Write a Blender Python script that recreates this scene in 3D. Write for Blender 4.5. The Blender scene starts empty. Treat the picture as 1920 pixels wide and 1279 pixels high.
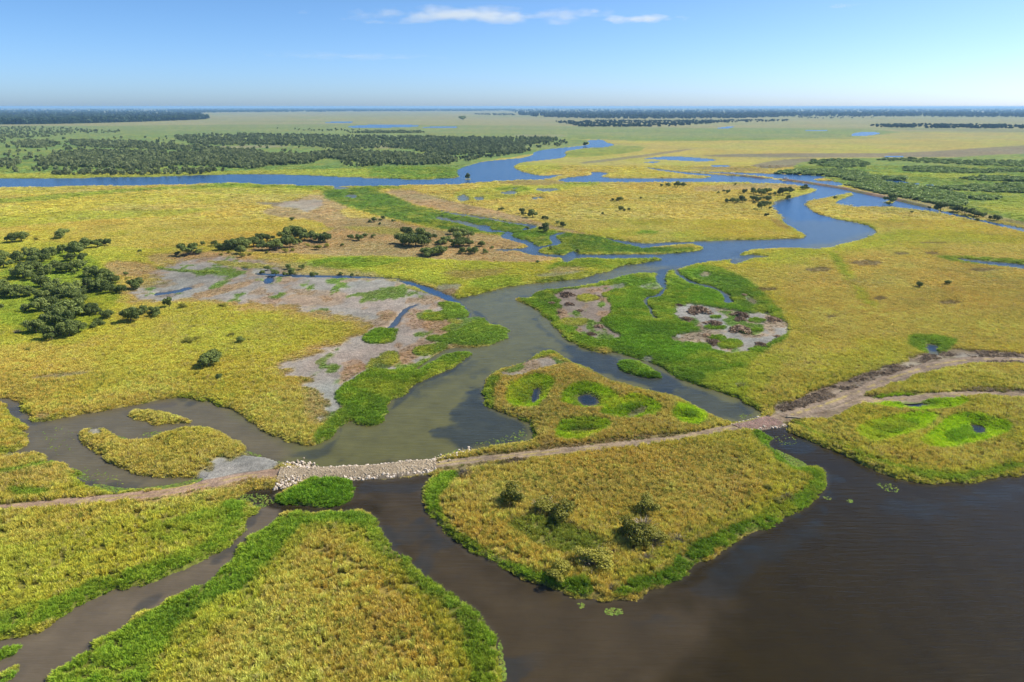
import bpy, math, random
import numpy as np
from mathutils import Vector, Matrix

random.seed(7)
RNG = np.random.default_rng(11)
SC = bpy.context.scene
COL = SC.collection
R = math.radians

# ------------------------------------------------------------------ camera, sky, sun, exposure
CAM_H = 60.0
PITCH = math.atan((639.5 - 200.0) / 1280.0)
FPX = 1280.0
cd = bpy.data.cameras.new('camera')
cd.sensor_width = 36.0
cd.lens = 24.0
cd.clip_start = 0.5
cd.clip_end = 200000.0
cam = bpy.data.objects.new('camera', cd)
cam.location = (0, 0, CAM_H)
cam.rotation_euler = (math.pi / 2 - PITCH, 0, 0)
COL.objects.link(cam)
SC.camera = cam

SUN_EL, SUN_AZ = R(46), R(72)          # azimuth clockwise from the view direction (+Y): sun stands to the right
w = bpy.data.worlds.new('World')
SC.world = w
w.use_nodes = True
wn = w.node_tree
sky = wn.nodes.new('ShaderNodeTexSky')
sky.sky_type = 'NISHITA'
sky.sun_disc = False
sky.sun_elevation = SUN_EL
sky.sun_rotation = SUN_AZ
sky.air_density = 0.5
sky.dust_density = 0.8
sky.ozone_density = 6.0
sky.altitude = 0
bg = wn.nodes['Background']
hsv = wn.nodes.new('ShaderNodeHueSaturation')
hsv.inputs['Saturation'].default_value = 1.08
hsv.inputs['Hue'].default_value = 0.494
wn.links.new(sky.outputs[0], hsv.inputs['Color'])
wn.links.new(hsv.outputs[0], bg.inputs[0])
bg.inputs[1].default_value = 0.135

sd_ = bpy.data.lights.new('sun', 'SUN')
sd_.energy = 4.6
sd_.angle = R(0.55)
sd_.color = (1.0, 0.95, 0.86)
sun = bpy.data.objects.new('sun', sd_)
dv = Vector((math.sin(SUN_AZ) * math.cos(SUN_EL), math.cos(SUN_AZ) * math.cos(SUN_EL), math.sin(SUN_EL)))
sun.rotation_euler = dv.to_track_quat('Z', 'Y').to_euler()
COL.objects.link(sun)

SC.view_settings.view_transform = 'Standard'
SC.view_settings.look = 'None'
SC.view_settings.gamma = 1.0
SC.view_settings.use_curve_mapping = False
SC.view_settings.exposure = 0.5
SC.render.engine = 'CYCLES'
cy = SC.cycles
cy.use_denoising = True
cy.max_bounces = 6
cy.diffuse_bounces = 2
cy.glossy_bounces = 2
cy.transmission_bounces = 2
cy.transparent_max_bounces = 4
cy.volume_bounces = 4
cy.use_adaptive_sampling = True
cy.adaptive_threshold = 0.02

# ------------------------------------------------------------------ map helpers
CP, SP = math.cos(PITCH), math.sin(PITCH)
def ground(px, py):
    """a point of the photographed plain: 1920 px picture position -> metres on the ground plane"""
    px = np.asarray(px, float); py = np.asarray(py, float)
    a = (px - 960.0) / FPX; b = (639.5 - py) / FPX
    dz = -SP + b * CP
    dy = CP + b * SP
    t = CAM_H / np.maximum(-dz, 1e-6)
    return a * t, dy * t
def depth(y):
    return y * CP + CAM_H * SP
def px_of(x, y):
    zc = depth(y)
    return 960 + FPX * x / zc, 639.5 - FPX * ((y * SP - CAM_H * CP) / zc)

def _hash(ix, iy, s):
    h = (ix.astype(np.int64) * 374761393 + iy.astype(np.int64) * 668265263 + s * 1442695041) & 0xffffffff
    h = ((h ^ (h >> 13)) * 1274126177) & 0xffffffff
    h = (h ^ (h >> 16)) & 0xffffffff
    return h.astype(np.float64) / 4294967295.0
def vnoise(x, y, s=0):
    ix = np.floor(x); iy = np.floor(y)
    fx = x - ix; fy = y - iy
    fx = fx * fx * (3 - 2 * fx); fy = fy * fy * (3 - 2 * fy)
    a = _hash(ix, iy, s); b = _hash(ix + 1, iy, s); c = _hash(ix, iy + 1, s); d = _hash(ix + 1, iy + 1, s)
    return (a + (b - a) * fx) * (1 - fy) + (c + (d - c) * fx) * fy
def fbm(x, y, s=0, o=4):
    v = 0; a = 0.5; t = 0
    for k in range(o):
        v = v + a * vnoise(x, y, s + k * 17); t += a
        x = x * 2.03 + 5.1; y = y * 2.03 + 1.7; a *= 0.5
    return v / t
def sstep(a, b, x):
    t = np.clip((x - a) / (b - a), 0, 1)
    return t * t * (3 - 2 * t)

def smooth_poly(pts, closed=True, n=1):
    p = [tuple(map(float, q)) for q in pts]
    for _ in range(n):                      # corner cutting rounds the traced outline
        q = []
        m = len(p)
        rng = range(m) if closed else range(m - 1)
        if not closed: q.append(p[0])
        for i in rng:
            a, b = p[i], p[(i + 1) % m]
            q.append((a[0] * .78 + b[0] * .22, a[1] * .78 + b[1] * .22))
            q.append((a[0] * .22 + b[0] * .78, a[1] * .22 + b[1] * .78))
        if not closed: q.append(p[-1])
        p = q
    return p

def signed_dist(poly_px, X, Y, margin):
    """signed distance in metres (+ inside) from world points to an outline; -margin where far away"""
    P = np.array(smooth_poly(poly_px))
    gx, gy = ground(P[:, 0], P[:, 1])
    out = np.full(X.shape, -1e9)
    mg = margin(gy.max()) if callable(margin) else margin
    sel = np.nonzero((X > gx.min() - mg) & (X < gx.max() + mg) & (Y > gy.min() - mg) & (Y < gy.max() + mg))[0]
    if len(sel) == 0: return out
    x = X[sel]; y = Y[sel]
    inside = np.zeros(len(sel), bool)
    d2 = np.full(len(sel), 1e18)
    n = len(gx)
    for i in range(n):
        x0, y0, x1, y1 = gx[i], gy[i], gx[(i + 1) % n], gy[(i + 1) % n]
        if y0 != y1:
            c = (y0 > y) != (y1 > y)
            inside ^= c & (x < (x1 - x0) * (y - y0) / (y1 - y0) + x0)
        ex, ey = x1 - x0, y1 - y0
        L = ex * ex + ey * ey + 1e-12
        t = np.clip(((x - x0) * ex + (y - y0) * ey) / L, 0, 1)
        dx = x - x0 - t * ex; dy = y - y0 - t * ey
        d2 = np.minimum(d2, dx * dx + dy * dy)
    d = np.sqrt(d2)
    out[sel] = np.where(inside, d, -d)
    return out

def ell(cx, cy, rx, ry, n=12, k=0.18):
    rs = np.random.RandomState(int(cx * 7 + cy * 13) % 99991)
    return [(cx + rx * math.cos(2 * math.pi * i / n) * (1 + k * (rs.rand() - .5) * 2),
             cy + ry * math.sin(2 * math.pi * i / n) * (1 + k * (rs.rand() - .5) * 2)) for i in range(n)]

# ------------------------------------------------------------------ traced outlines (picture positions of the plain)
WATER = [
 # lake in front of the causeway with both of its arms
 [(950,1900),(948,1400),(945,1279),(933,1213),(917,1177),(870,1137),(830,1107),(783,1073),(750,1043),(717,1003),(707,980),(690,967),(667,960),
  (642,959),(592,959),(557,962),(524,962),(493,962),(463,952),(440,941),(447,928),(480,920),(524,915),(565,903),(655,902),(720,897),(815,887),
  (797,910),(793,940),(793,957),(813,970),(827,993),(853,1017),(887,1040),(933,1060),(970,1080),(1007,1098),(1043,1108),(1073,1123),
  (1107,1128),(1147,1127),(1190,1123),(1240,1110),(1280,1078),(1320,1050),(1377,1023),(1430,993),(1480,967),(1527,943),(1551,910),(1551,888),
  (1538,876),(1515,878),(1490,880),(1471,871),(1463,860),(1450,849),(1435,834),(1445,822),(1428,815),(1414,810),(1440,803),(1472,799),
  (1472,806),(1496,821),(1527,831),(1552,844),(1593,858),(1633,880),(1680,899),(1737,907),(1780,905),(1847,900),(1920,890),(2150,865),(3000,1300),(3000,1900)],
 # muddy stream on the left
 [(524,958),(520,968),(500,987),(480,1000),(460,1013),(448,1027),(443,1047),(420,1063),(393,1090),(367,1107),(313,1123),(297,1147),(253,1153),
  (230,1177),(207,1190),(173,1217),(143,1237),(100,1260),(87,1279),(40,1330),(-60,1420),(-500,1500),(-500,1260),(-80,1205),(0,1198),(40,1197),(77,1183),
  (120,1153),(143,1133),(173,1123),(207,1107),(240,1103),(287,1093),(313,1077),(353,1067),(393,1047),(430,1027),(443,1013),(467,987),(463,973),(493,958)],
 # pool and river behind the causeway
 [(507,862),(534,875),(580,879),(592,880),(636,877),(720,873),(739,869),(764,866),(807,864),(832,856),(857,849),(886,845),(920,839),(960,831),(993,830),
  (998,813),(990,793),(960,780),(927,773),(910,757),(905,727),(912,708),(940,694),(967,687),(985,682),(997,675),(1010,665),(1022,659),(1039,657),
  (1047,664),(1060,674),(1075,681),(1107,693),(1133,710),(1160,720),(1207,733),(1240,743),(1280,750),(1323,773),(1367,795),(1430,779),(1423,767),
  (1390,750),(1347,733),(1307,723),(1273,713),(1245,690),(1190,672),(1147,661),(1133,663),(1107,657),(1073,643),(1053,630),(1033,603),(1007,583),(993,573),(983,570),
  (963,562),(973,558),(993,562),(1000,550),(1017,545),(1040,543),(1107,535),(1150,523),(1193,513),(1243,512),(1258,508),(1280,503),(1293,498),(1317,493),(1367,488),
  (1390,477),(1400,469),(1467,464),(1547,467),(1547,447),(1397,450),(1280,453),(1330,467),(1280,475),(1240,477),(1200,479),(1247,487),(1230,490),(1197,495),(1172,497),
  (1155,502),(1143,510),(1125,512),(1105,520),(1080,524),(1047,528),(1013,532),(963,535),(917,547),(873,557),(860,560),(862,568),(867,573),(877,583),
  (878,590),(873,598),(892,593),(908,597),(917,608),(947,613),(953,620),(947,627),(958,633),(940,637),(913,650),(880,653),(840,654),(820,662),(795,682),(767,697),
  (800,686),(840,661),(887,662),(873,673),(847,693),(807,710),(773,723),(763,743),(733,750),(720,763),(730,777),(703,800),(683,802),(660,790),(640,797),
  (630,813),(610,827),(580,837),(533,827),(500,813),(480,797),(457,780),(430,767),(400,757),(350,745),(300,750),(250,760),(200,770),(133,782),(83,790),
  (63,787),(43,763),(27,753),(0,745),(-60,728),(-400,700),(-400,730),(-60,742),(0,757),(11,764),(36,785),(52,794),(53,804),(36,808),(51,815),(54,832),(45,841),(24,847),(-60,846),(-60,852),(28,852),(56,848),
  (66,854),(81,860),(83,868),(98,869),(116,871),(139,886),(150,899),(169,914),(180,920),(225,925),(290,920),(333,915),(373,902),(383,893),(353,894),(300,897),
  (267,893),(233,880),(200,867),(167,843),(143,830),(147,810),(173,802),(200,803),(207,820),(233,828),(267,828),(300,817),(333,808),(373,803),(417,813),(450,833),
  (457,843),(443,853),(470,856),(500,857)],
 # river bend
 [(1380,480),(1397,470),(1467,465),(1547,468),(1580,457),(1620,450),(1643,438),(1640,430),(1628,423),(1600,417),(1563,410),(1527,400),(1507,385),
  (1513,377),(1533,373),(1567,367),(1590,362),(1605,365),(1580,373),(1563,383),(1613,388),(1657,386),(1727,394),(1753,398),(1773,401),(1847,418),(1913,434),(2100,475),
  (2100,466),(1920,429),(1880,421),(1830,411),(1780,399),(1747,391),(1700,380),(1660,370),(1613,361),(1580,354),(1513,344),(1460,338),(1437,334),(1347,328),
  (1280,323),(1240,318),(1203,313),(1240,321),(1280,326),(1353,333),(1280,335),(1173,335),(1140,334),(1123,332),(1143,326),(1130,323),(1105,323),(1112,326),(1107,329),
  (1085,331),(1060,334),(1043,339),(1073,342),(1140,342),(1280,341),(1380,342),(1480,345),(1523,352),(1533,358),(1493,370),(1453,377),(1447,387),(1467,407),(1470,417),(1493,430),
  (1517,445),(1487,449),(1397,451),(1300,454)],
 # lagoon behind the levee
 [(1280,321),(1347,323),(1453,326),(1547,330),(1550,333),(1513,337),(1580,342),(1577,351),(1513,341),(1460,335),(1437,331),(1347,325)],
 # wide blue river in the distance
 [(-500,336),(0,336),(150,334),(250,333),(320,331),(387,328),(503,327),(587,329),(640,332),(707,335),(790,337),(865,334),(857,327),(857,318),(882,310),
  (907,303),(960,298),(977,297),(1000,292),(1002,285),(1027,280),(1060,277),(1098,273),(1108,270),(1102,263),(1127,262),(1135,267),(1153,272),(1135,276),
  (1102,277),(1073,281),(1055,285),(1060,292),(1052,297),(1010,301),(977,304),(963,310),(963,315),(977,322),(1002,328),(1018,330),(1060,327),(1043,331),(1027,335),
  (1010,338),(960,338),(923,340),(857,346),(773,347),(640,350),(587,348),(487,346),(437,342),(370,345),(320,347),(200,348),(0,352),(-500,360)],
 # drain that runs into the pool
 [(480,512),(600,517),(667,517),(700,519),(742,521),(767,527),(800,538),(833,551),(862,560),(862,569),(850,567),(833,562),(805,552),(783,540),(757,531),(742,525),(700,522),(600,521),(480,516)],
 # marsh creeks
 [(1085,478),(1078,471),(1067,474),(1060,480),(1037,478),(1013,475),(1008,469),(1015,466),(1037,462),(1053,457),(1048,450),(1040,443),(1060,438),(1050,436),(1037,440),(1027,445),(1040,457),(1013,463),
  (1007,462),(990,452),(967,447),(958,443),(962,437),(948,434),(940,443),(942,447),(962,452),(983,458),(992,463),(975,467),(920,468),(937,472),(975,470),(990,477),(1020,481),(1060,484),(1054,493),(1072,492),(1080,484),(1170,486),(1240,485),(1240,477),(1170,477)],
 [(817,406),(830,408),(850,413),(873,416),(890,421),(905,423),(920,424),(917,430),(945,434),(948,437),(905,434),(895,428),(870,421),(845,416),(820,410)],
 [(815,393),(857,401),(907,407),(960,417),(987,420),(1003,422),(1006,427),(993,431),(977,433),(985,428),(995,426),(985,423),(960,420),(907,410),(857,404)],
 [(1132,445),(1153,450),(1203,457),(1240,456),(1300,453),(1300,457),(1240,462),(1207,466),(1178,459),(1153,454)],
 # creeks in the green flats right of the river
 [(1236,505),(1255,506),(1252,516),(1247,521),(1252,538),(1242,556),(1210,561),(1222,580),(1234,600),(1228,600),(1214,580),(1203,560),(1236,553),(1246,538),(1227,526)],
 [(1270,505),(1275,514),(1300,529),(1333,536),(1350,545),(1365,552),(1376,566),(1366,571),(1356,566),(1357,556),(1345,546),(1325,539),(1296,533),(1278,524),(1266,513)],
 [(1433,586),(1448,588),(1446,592),(1434,590)],
 [(1370,486),(1400,477),(1440,480),(1436,484),(1405,485),(1385,497),(1372,496)],
 # distant wet flats
 [(660,236),(720,233),(785,235),(780,238),(700,240),(650,239)],[(600,231),(630,228),(662,228),(655,231)],[(800,238),(850,237),(860,239.5),(790,240)],
 [(1595,254),(1605,249),(1630,247),(1650,249),(1645,252),(1615,255)],[(1340,241),(1378,236),(1368,241)],[(1510,244),(1560,245),(1512,246)],
 [(1203,298),(1240,294),(1280,294),(1350,300),(1320,303),(1270,301),(1235,299)],[(1200,305),(1240,302),(1230,306)],[(1332,311),(1345,309),(1370,311),(1365,314),(1335,313)],
 [(1660,293),(1690,292),(1692,295),(1660,295)],[(1652,337),(1705,341),(1708,346),(1650,341)],[(1711,344),(1725,343),(1716,349)],[(1735,346),(1775,350),(1760,355),(1735,350)],
 [(620,353),(640,351),(660,351),(635,356)],[(645,367),(665,364),(670,371),(650,370)],
 # wet spots on the mud flat
 [(496,523),(512,521),(508,532),(500,533)],[(455,503),(463,502),(467,506),(452,506)],[(290,550),(330,545),(350,539),(360,541),(335,549),(292,555)],
 [(730,612),(746,592),(763,576),(785,569),(772,576),(750,594),(742,611),(730,620)],
]
LAND = [
 [(511,928),(549,917),(567,903),(586,897),(611,897),(655,902),(657,917),(666,925),(655,939),(636,947),(611,952),(586,950),(561,946),(530,944),(512,936)],
 [(1153,680),(1173,673),(1207,683),(1237,703),(1237,712),(1207,710),(1180,702),(1160,693)],
 [(242,777),(253,770),(300,772),(333,780),(353,793),(347,798),(320,795),(287,797),(277,790),(247,783)],
 [(0,1220),(30,1216),(29,1227),(5,1240),(-40,1245),(-40,1222)],[(0,1262),(25,1250),(40,1256),(20,1270),(-30,1280)],
 [(430,945),(455,940),(480,947),(495,955),(480,963),(455,960)],
 [(868,336),(877,334),(886,336),(877,338)],[(1655,379),(1668,376),(1680,380),(1668,384)],
 [(1246,521),(1257,519),(1270,524),(1262,530),(1250,528)],
]
PONDS = [
 [(1083,745),(1100,740),(1125,748),(1122,760),(1100,764),(1088,757)],[(993,748),(1003,728),(1018,730),(1014,748),(1000,757)],
 [(1735,650),(1745,648),(1760,650),(1758,661),(1742,660)],[(1690,757),(1720,754),(1742,760),(1705,763)],[(1815,797),(1843,799),(1848,808),(1828,812)],
 [(1795,487),(1830,489),(1920,496),(1990,503),(1990,510),(1900,500),(1830,494)],
 [(858,368),(873,366),(880,375),(862,377)],[(890,370),(903,369),(908,374),(893,375)],[(936,361),(962,358),(970,363),(950,365)],[(955,353),(972,352),(965,355)],
 [(1007,354),(1040,353),(1048,357),(1020,359),(1008,357)],[(996,371),(1012,369),(1020,373),(1000,374)],
]

C = dict(gold=(.595,.475,.095), ochre=(.55,.43,.11), ygreen=(.46,.46,.055), green=(.215,.325,.026), dgreen=(.14,.23,.025), mud=(.285,.262,.222),
         rust=(.33,.21,.095), dirt=(.215,.165,.115), dbrown=(.13,.09,.065), pink=(.48,.34,.16), beige=(.44,.37,.21), fgreen=(.22,.33,.075), marsh=(.25,.34,.06),
         mauve=(.25,.20,.155), mudbrown=(.22,.175,.135), lush=(.19,.315,.022), lime=(.40,.55,.02))
GH = dict(gold=1.0, ochre=.9, ygreen=.9, green=.85, dgreen=.55, mud=0, rust=.22, dirt=0, dbrown=.1, pink=.35, beige=.4, fgreen=.5, marsh=.6, mauve=.3, mudbrown=0, lush=1.15, lime=.8)
# (class, strength, outline, feather in px-widths, warp)
Z = []
def z(c, s, p, f=3.0, wv=1.0): Z.append((c, s, p, f, wv))
z('beige',.6,[(-900,205),(2800,205),(2800,250),(1920,250),(1500,245),(1000,240),(400,238),(-900,245)],8)
z('fgreen',.9,[(-400,238),(300,236),(600,232),(1000,237),(1250,240),(1500,241),(1640,243),(1700,250),(1500,262),(1200,266),(1150,262),(1000,262),(640,256),(300,252),(-400,258)],8)
z('fgreen',1,[(-900,342),(-900,246),(0,246),(350,240),(640,252),(1000,262),(1110,262),(1098,273),(1050,277),(1000,290),(900,303),(860,320),(860,336),(640,333),(320,333),(0,339)],6)
z('beige',.7,[(360,276),(480,273),(560,274),(480,279),(380,281)],4); z('beige',.6,[(690,271),(770,271),(768,278),(700,279)],4); z('beige',.5,[(960,252),(1060,252),(1060,258),(960,257)],4)
z('green',.8,[(640,330),(700,313),(860,313),(866,333),(790,339)],5); z('ygreen',.8,[(-300,338),(0,326),(300,324),(600,318),(700,316),(690,335),(560,328),(320,333)],5)
z('green',.75,[(1100,278),(1150,273),(1210,275),(1200,284),(1150,291),(1060,297),(1055,287)],4); z('ygreen',.8,[(960,306),(1040,304),(1060,318),(1000,330),(965,320)],4)
z('green',.5,[(1180,264),(1400,257),(1640,256),(1640,261),(1300,265)],3); z('ygreen',.6,[(1400,280),(1600,278),(1750,284),(1600,289)],4)
z('fgreen',.8,[(1280,246),(1400,243),(1560,250),(1640,257),(1500,258),(1300,257)],4)
z('mauve',.8,[(1300,292),(1430,288),(1700,288),(1920,272),(2200,265),(2200,288),(1750,296),(1500,296),(1350,295)],5); z('mauve',.8,[(1400,312),(1460,300),(1540,296),(1500,312),(1440,318)],5)
z('mauve',.6,[(1660,240),(1920,242),(2100,245),(2100,250),(1900,248),(1680,244)],3); z('mauve',.7,[(1080,306),(1180,294),(1290,279),(1300,281),(1190,298),(1100,308)],2)
z('rust',.5,[(1280,316),(1340,313),(1440,318),(1440,324),(1330,321)],4)
z('marsh',1,[(1480,322),(1500,303),(1600,297),(1750,298),(1920,288),(2400,280),(2400,520),(1920,425),(1830,405),(1700,378),(1600,353),(1550,335)],4)
z('ygreen',.55,[(1820,385),(1920,368),(2200,370),(2200,460),(1920,415)],8); z('pink',.7,[(1500,345),(1600,355),(1700,372),(1800,393),(1920,418),(2100,455),(2100,460),(1920,425),(1780,395),(1660,368)],2,.3)
z('ygreen',.6,[(1560,320),(1700,325),(1900,328),(1900,336),(1700,334)],6)
# left field streaks
z('green',.65,[(-200,380),(0,376),(120,364),(250,354),(400,348),(560,351),(400,354),(250,359),(100,377),(0,383),(-200,392)],4); z('ygreen',.75,[(-200,420),(0,408),(80,400),(160,396),(300,396),(420,390),(360,405),(200,413),(60,422),(0,432),(-200,440)],6)
z('green',.8,[(370,347),(437,343),(487,347),(587,349),(640,351),(700,349),(800,351),(640,362),(560,356),(450,352)],3); z('ygreen',.6,[(330,352),(560,352),(600,365),(480,366),(380,362)],6)
z('ygreen',.7,[(-100,450),(0,455),(120,455),(240,470),(420,460),(520,470),(400,490),(260,500),(200,520),(250,560),(210,620),(140,655),(0,650),(-100,640)],14)
z('green',.6,[(0,480),(150,470),(220,520),(230,560),(190,610),(130,640),(0,630)],10)
# middle dry land, marsh strip
z('pink',.9,[(470,405),(560,372),(600,365),(640,385),(680,405),(740,415),(800,430),(860,440),(940,442),(990,458),(960,470),(1000,475),(1050,482),(1020,495),(900,492),(800,488),(640,480),(500,478),(440,472),(620,442),(610,415)],7)
z('gold',.8,[(640,392),(680,395),(735,405),(720,412),(660,410),(640,405)],4); z('ygreen',.5,[(640,425),(740,428),(820,440),(760,445),(660,435)],4)
z('mud',.75,[(465,383),(560,378),(600,374),(612,385),(572,402),(560,393),(500,385)],3,1.5)
z('pink',.95,[(720,358),(775,357),(795,365),(850,380),(960,402),(1050,430),(1130,446),(1060,437),(960,415),(860,400),(790,388),(750,373)],4)
z('dgreen',1,[(600,360),(640,352),(700,354),(720,362),(745,372),(785,389),(860,402),(960,418),(1000,428),(1060,438),(1130,446),(1180,460),(1240,468),(1320,466),(1280,475),(1170,476),(1085,474),(1060,480),(1010,470),(1000,460),(940,440),(860,438),(800,425),(740,413),(690,402),(640,384),(610,372)],3)
z('green',.6,[(960,440),(1020,434),(1060,440),(1050,450),(1000,452)],4); z('dbrown',.4,[(1000,450),(1030,440),(1020,455)],3)
z('ygreen',.8,[(850,358),(960,348),(1010,352),(1060,345),(1140,346),(1060,356),(1010,366),(900,378),(850,376)],5); z('green',.7,[(930,353),(970,349),(1000,355),(980,360),(930,358)],3)
z('rust',.55,[(930,342),(1000,339),(1060,340),(1060,346),(1000,350),(940,346)],3); z('green',.55,[(1050,344),(1130,342),(1120,347),(1060,347)],3)
z('pink',.55,[(1300,350),(1400,345),(1500,347),(1500,355),(1400,357),(1300,362)],4); z('ygreen',.6,[(1440,370),(1500,355),(1530,358),(1490,370),(1450,378)],3)
z('green',.75,ell(1213,438,20,4),2); z('ygreen',.5,[(1480,425),(1500,435),(1515,445),(1490,446)],3); z('rust',.5,[(1440,410),(1470,415),(1490,432),(1460,430)],3)
z('ygreen',.95,[(500,502),(560,490),(640,482),(760,484),(860,490),(960,495),(1040,498),(1100,492),(1170,485),(1240,483),(1245,490),(1140,508),(1080,522),(980,536),(910,547),(860,559),(830,548),(770,524),(700,517),(600,515),(500,512),(420,510),(450,502)],4)
z('green',.85,[(560,500),(600,488),(680,484),(760,490),(720,500),(620,508)],4); z('green',.9,[(1020,505),(1060,488),(1150,484),(1240,481),(1247,487),(1170,497),(1140,507),(1090,503),(1040,515)],3); z('dgreen',.7,[(1000,530),(1060,518),(1130,510),(1080,524),(1010,533)],3)
z('mud',.75,[(812,546),(820,536),(862,533),(862,545),(842,556)],3); z('mud',.6,[(1000,518),(1050,512),(1112,508),(1060,519),(1008,524)],3); z('pink',.6,[(1020,512),(1050,502),(1110,505),(1060,514)],3)
z('rust',.5,[(820,512),(900,508),(960,505),(930,520),(860,528)],5); z('green',.6,[(880,528),(920,520),(980,515),(980,533),(920,543),(872,555)],4)
# mud flats left of the pool
z('pink',.7,[(240,570),(280,500),(340,480),(420,472),(500,488),(700,515),(860,566),(960,622),(880,660),(760,712),(600,800),(575,770),(570,720),(515,692),(590,660),(640,640),(645,615),(600,600),(450,572),(350,565)],26,2)
z('mud',.97,[(265,562),(290,525),(290,505),(340,490),(420,480),(500,494),(560,515),(640,523),(742,526),(805,553),(833,563),(865,572),(878,590),(915,600),(950,622),(935,640),(880,655),(840,655),(800,680),(760,705),(690,735),(640,760),(612,788),(598,778),(604,750),(600,730),(572,715),(540,700),(528,688),(600,667),(655,642),(662,622),(650,603),(610,590),(540,575),(450,562),(400,563),(350,556),(300,568)],16,2.4)
z('green',.8,[(285,502),(340,508),(420,510),(400,517),(300,508)],3); z('pink',.7,[(270,480),(360,475),(440,474),(420,484),(330,488),(280,498)],4); z('ygreen',.7,[(380,490),(440,492),(520,500),(500,508),(420,500)],3)
z('pink',.75,[(200,490),(280,495),(300,510),(260,525),(200,515)],6)
z('rust',.8,[(355,555),(420,535),(480,528),(470,538),(400,556),(370,562)],4); z('mauve',.6,[(290,555),(310,545),(340,545),(330,558),(300,562)],3); z('rust',.45,[(520,560),(600,545),(660,552),(640,575),(560,578)],8)
z('rust',.75,[(800,605),(830,600),(850,615),(840,630),(810,630),(790,620)],4); z('rust',.7,[(700,590),(740,582),(745,600),(715,606)],3); z('rust',.7,[(760,660),(800,655),(790,670),(770,680),(740,690),(730,672)],4); z('rust',.7,[(640,700),(680,680),(700,690),(660,712),(630,725)],4)
z('rust',.6,[(850,540),(860,552),(835,568),(800,560)],3); z('ygreen',.8,[(755,540),(780,538),(800,548),(805,554),(780,548)],2)
z('dgreen',.8,[(690,690),(710,670),(740,660),(760,670),(730,690),(700,700)],4); z('ygreen',.7,[(715,680),(745,668),(755,680),(730,690)],3)
z('green',1,[(656,792),(640,772),(622,742),(660,715),(700,692),(720,696),(770,690),(800,672),(845,660),(887,662),(872,675),(842,697),(802,712),(770,725),(763,745),(735,751),(720,765),(728,779),(702,802),(683,803)],3,.8)
z('green',.95,[(870,570),(880,590),(870,600),(800,605),(790,592),(835,584),(818,570),(850,565)],2); z('green',.95,[(905,594),(917,606),(947,615),(957,633),(930,645),(880,653),(830,651),(792,640),(830,628),(850,622),(882,606)],3)
z('lush',1,[(678,636),(700,620),(745,618),(742,634),(738,646),(695,648)],2,.5); z('green',.9,[(780,655),(830,645),(840,655),(800,672),(775,668)],3); z('green',.8,[(822,622),(850,608),(862,615),(850,625)],2); z('ygreen',.8,[(835,605),(845,600),(870,604),(860,612)],2)
z('green',.9,[(580,838),(612,828),(632,812),(650,792),(660,780),(640,770),(625,780),(610,800),(590,815)],4)
z('ygreen',.5,[(300,600),(480,590),(620,620),(560,660),(450,690),(360,650)],18); z('mud',.55,[(50,715),(100,705),(150,700),(180,703),(110,715)],3)
# green flats right of the pool
z('green',1,[(963,562),(1000,549),(1107,534),(1193,512),(1243,510),(1273,508),(1320,495),(1345,500),(1390,520),(1440,555),(1468,590),(1480,612),(1476,640),(1440,662),(1400,690),(1400,760),(1300,726),(1200,694),(1147,663),(1073,645),(1033,605),(1000,577)],5)
z('lush',.9,[(1120,600),(1160,570),(1210,565),(1230,600),(1290,610),(1300,625),(1260,635),(1300,650),(1380,662),(1330,690),(1240,690),(1160,660),(1130,630)],8); z('lush',.9,[(1250,545),(1300,540),(1350,555),(1365,575),(1430,590),(1400,596),(1330,580),(1270,568)],4)
z('dgreen',.7,[(1280,515),(1330,510),(1400,540),(1450,580),(1420,590),(1380,575),(1380,560),(1340,535)],5)
z('lush',1,[(1150,680),(1173,671),(1210,682),(1242,704),(1240,715),(1207,713),(1178,704),(1157,694)],2,.3)
z('mudbrown',1,[(1040,549),(1090,543),(1140,535),(1155,543),(1128,553),(1140,575),(1150,590),(1128,602),(1135,620),(1165,632),(1120,642),(1085,625),(1060,607),(1042,590),(1038,568)],4,1.5)
z('dgreen',.8,[(1000,555),(1035,550),(1045,570),(1030,585),(1005,572)],4); z('ygreen',.9,ell(1100,561,21,7),2,.6); z('ygreen',.8,[(1045,600),(1105,598),(1095,612),(1060,612)],3)
z('mud',1,[(1262,577),(1300,570),(1345,580),(1400,590),(1440,590),(1478,605),(1472,628),(1445,647),(1400,662),(1340,657),(1322,642),(1280,642),(1256,634),(1300,622),(1290,607),(1270,602)],5,1.8)
z('mud',.8,[(1190,540),(1235,530),(1245,540),(1220,548)],2); z('mud',.7,[(1140,538),(1170,532),(1175,542),(1150,546)],2); z('mud',.8,ell(1215,675,10,5),2); z('mud',.7,[(1310,515),(1332,510),(1330,520),(1312,522)],2); z('mud',.6,[(1400,555),(1425,570),(1410,575),(1395,562)],2); z('mudbrown',.8,[(1255,633),(1285,638),(1280,648),(1255,642)],2)
for e in [(1340,616,20,5),(1418,603,15,4.5),(1343,597,11,3),(1420,622,13,4),(1345,636,16,5),(1368,648,26,9),(1160,585,12,4)]: z('green',1,ell(*e),1.5,.4)
z('ygreen',.75,[(1400,762),(1300,728),(1340,700),(1400,690),(1450,665),(1480,680),(1440,720)],14)
z('ygreen',.6,[(1280,495),(1380,488),(1440,470),(1560,468),(1640,445),(1700,430),(1920,445),(1920,460),(1700,452),(1560,480),(1420,495),(1340,505)],12)
z('ochre',.6,[(1450,520),(1600,470),(1920,455),(2400,480),(2400,660),(1920,655),(1700,640),(1500,640),(1480,590)],25)
z('ygreen',.9,[(1548,468),(1580,480),(1592,500),(1607,530),(1627,560),(1640,577),(1613,570),(1593,540),(1573,512),(1558,490)],9); z('green',.6,[(1556,474),(1575,482),(1585,502),(1596,525),(1585,520),(1570,498)],6)
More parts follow.
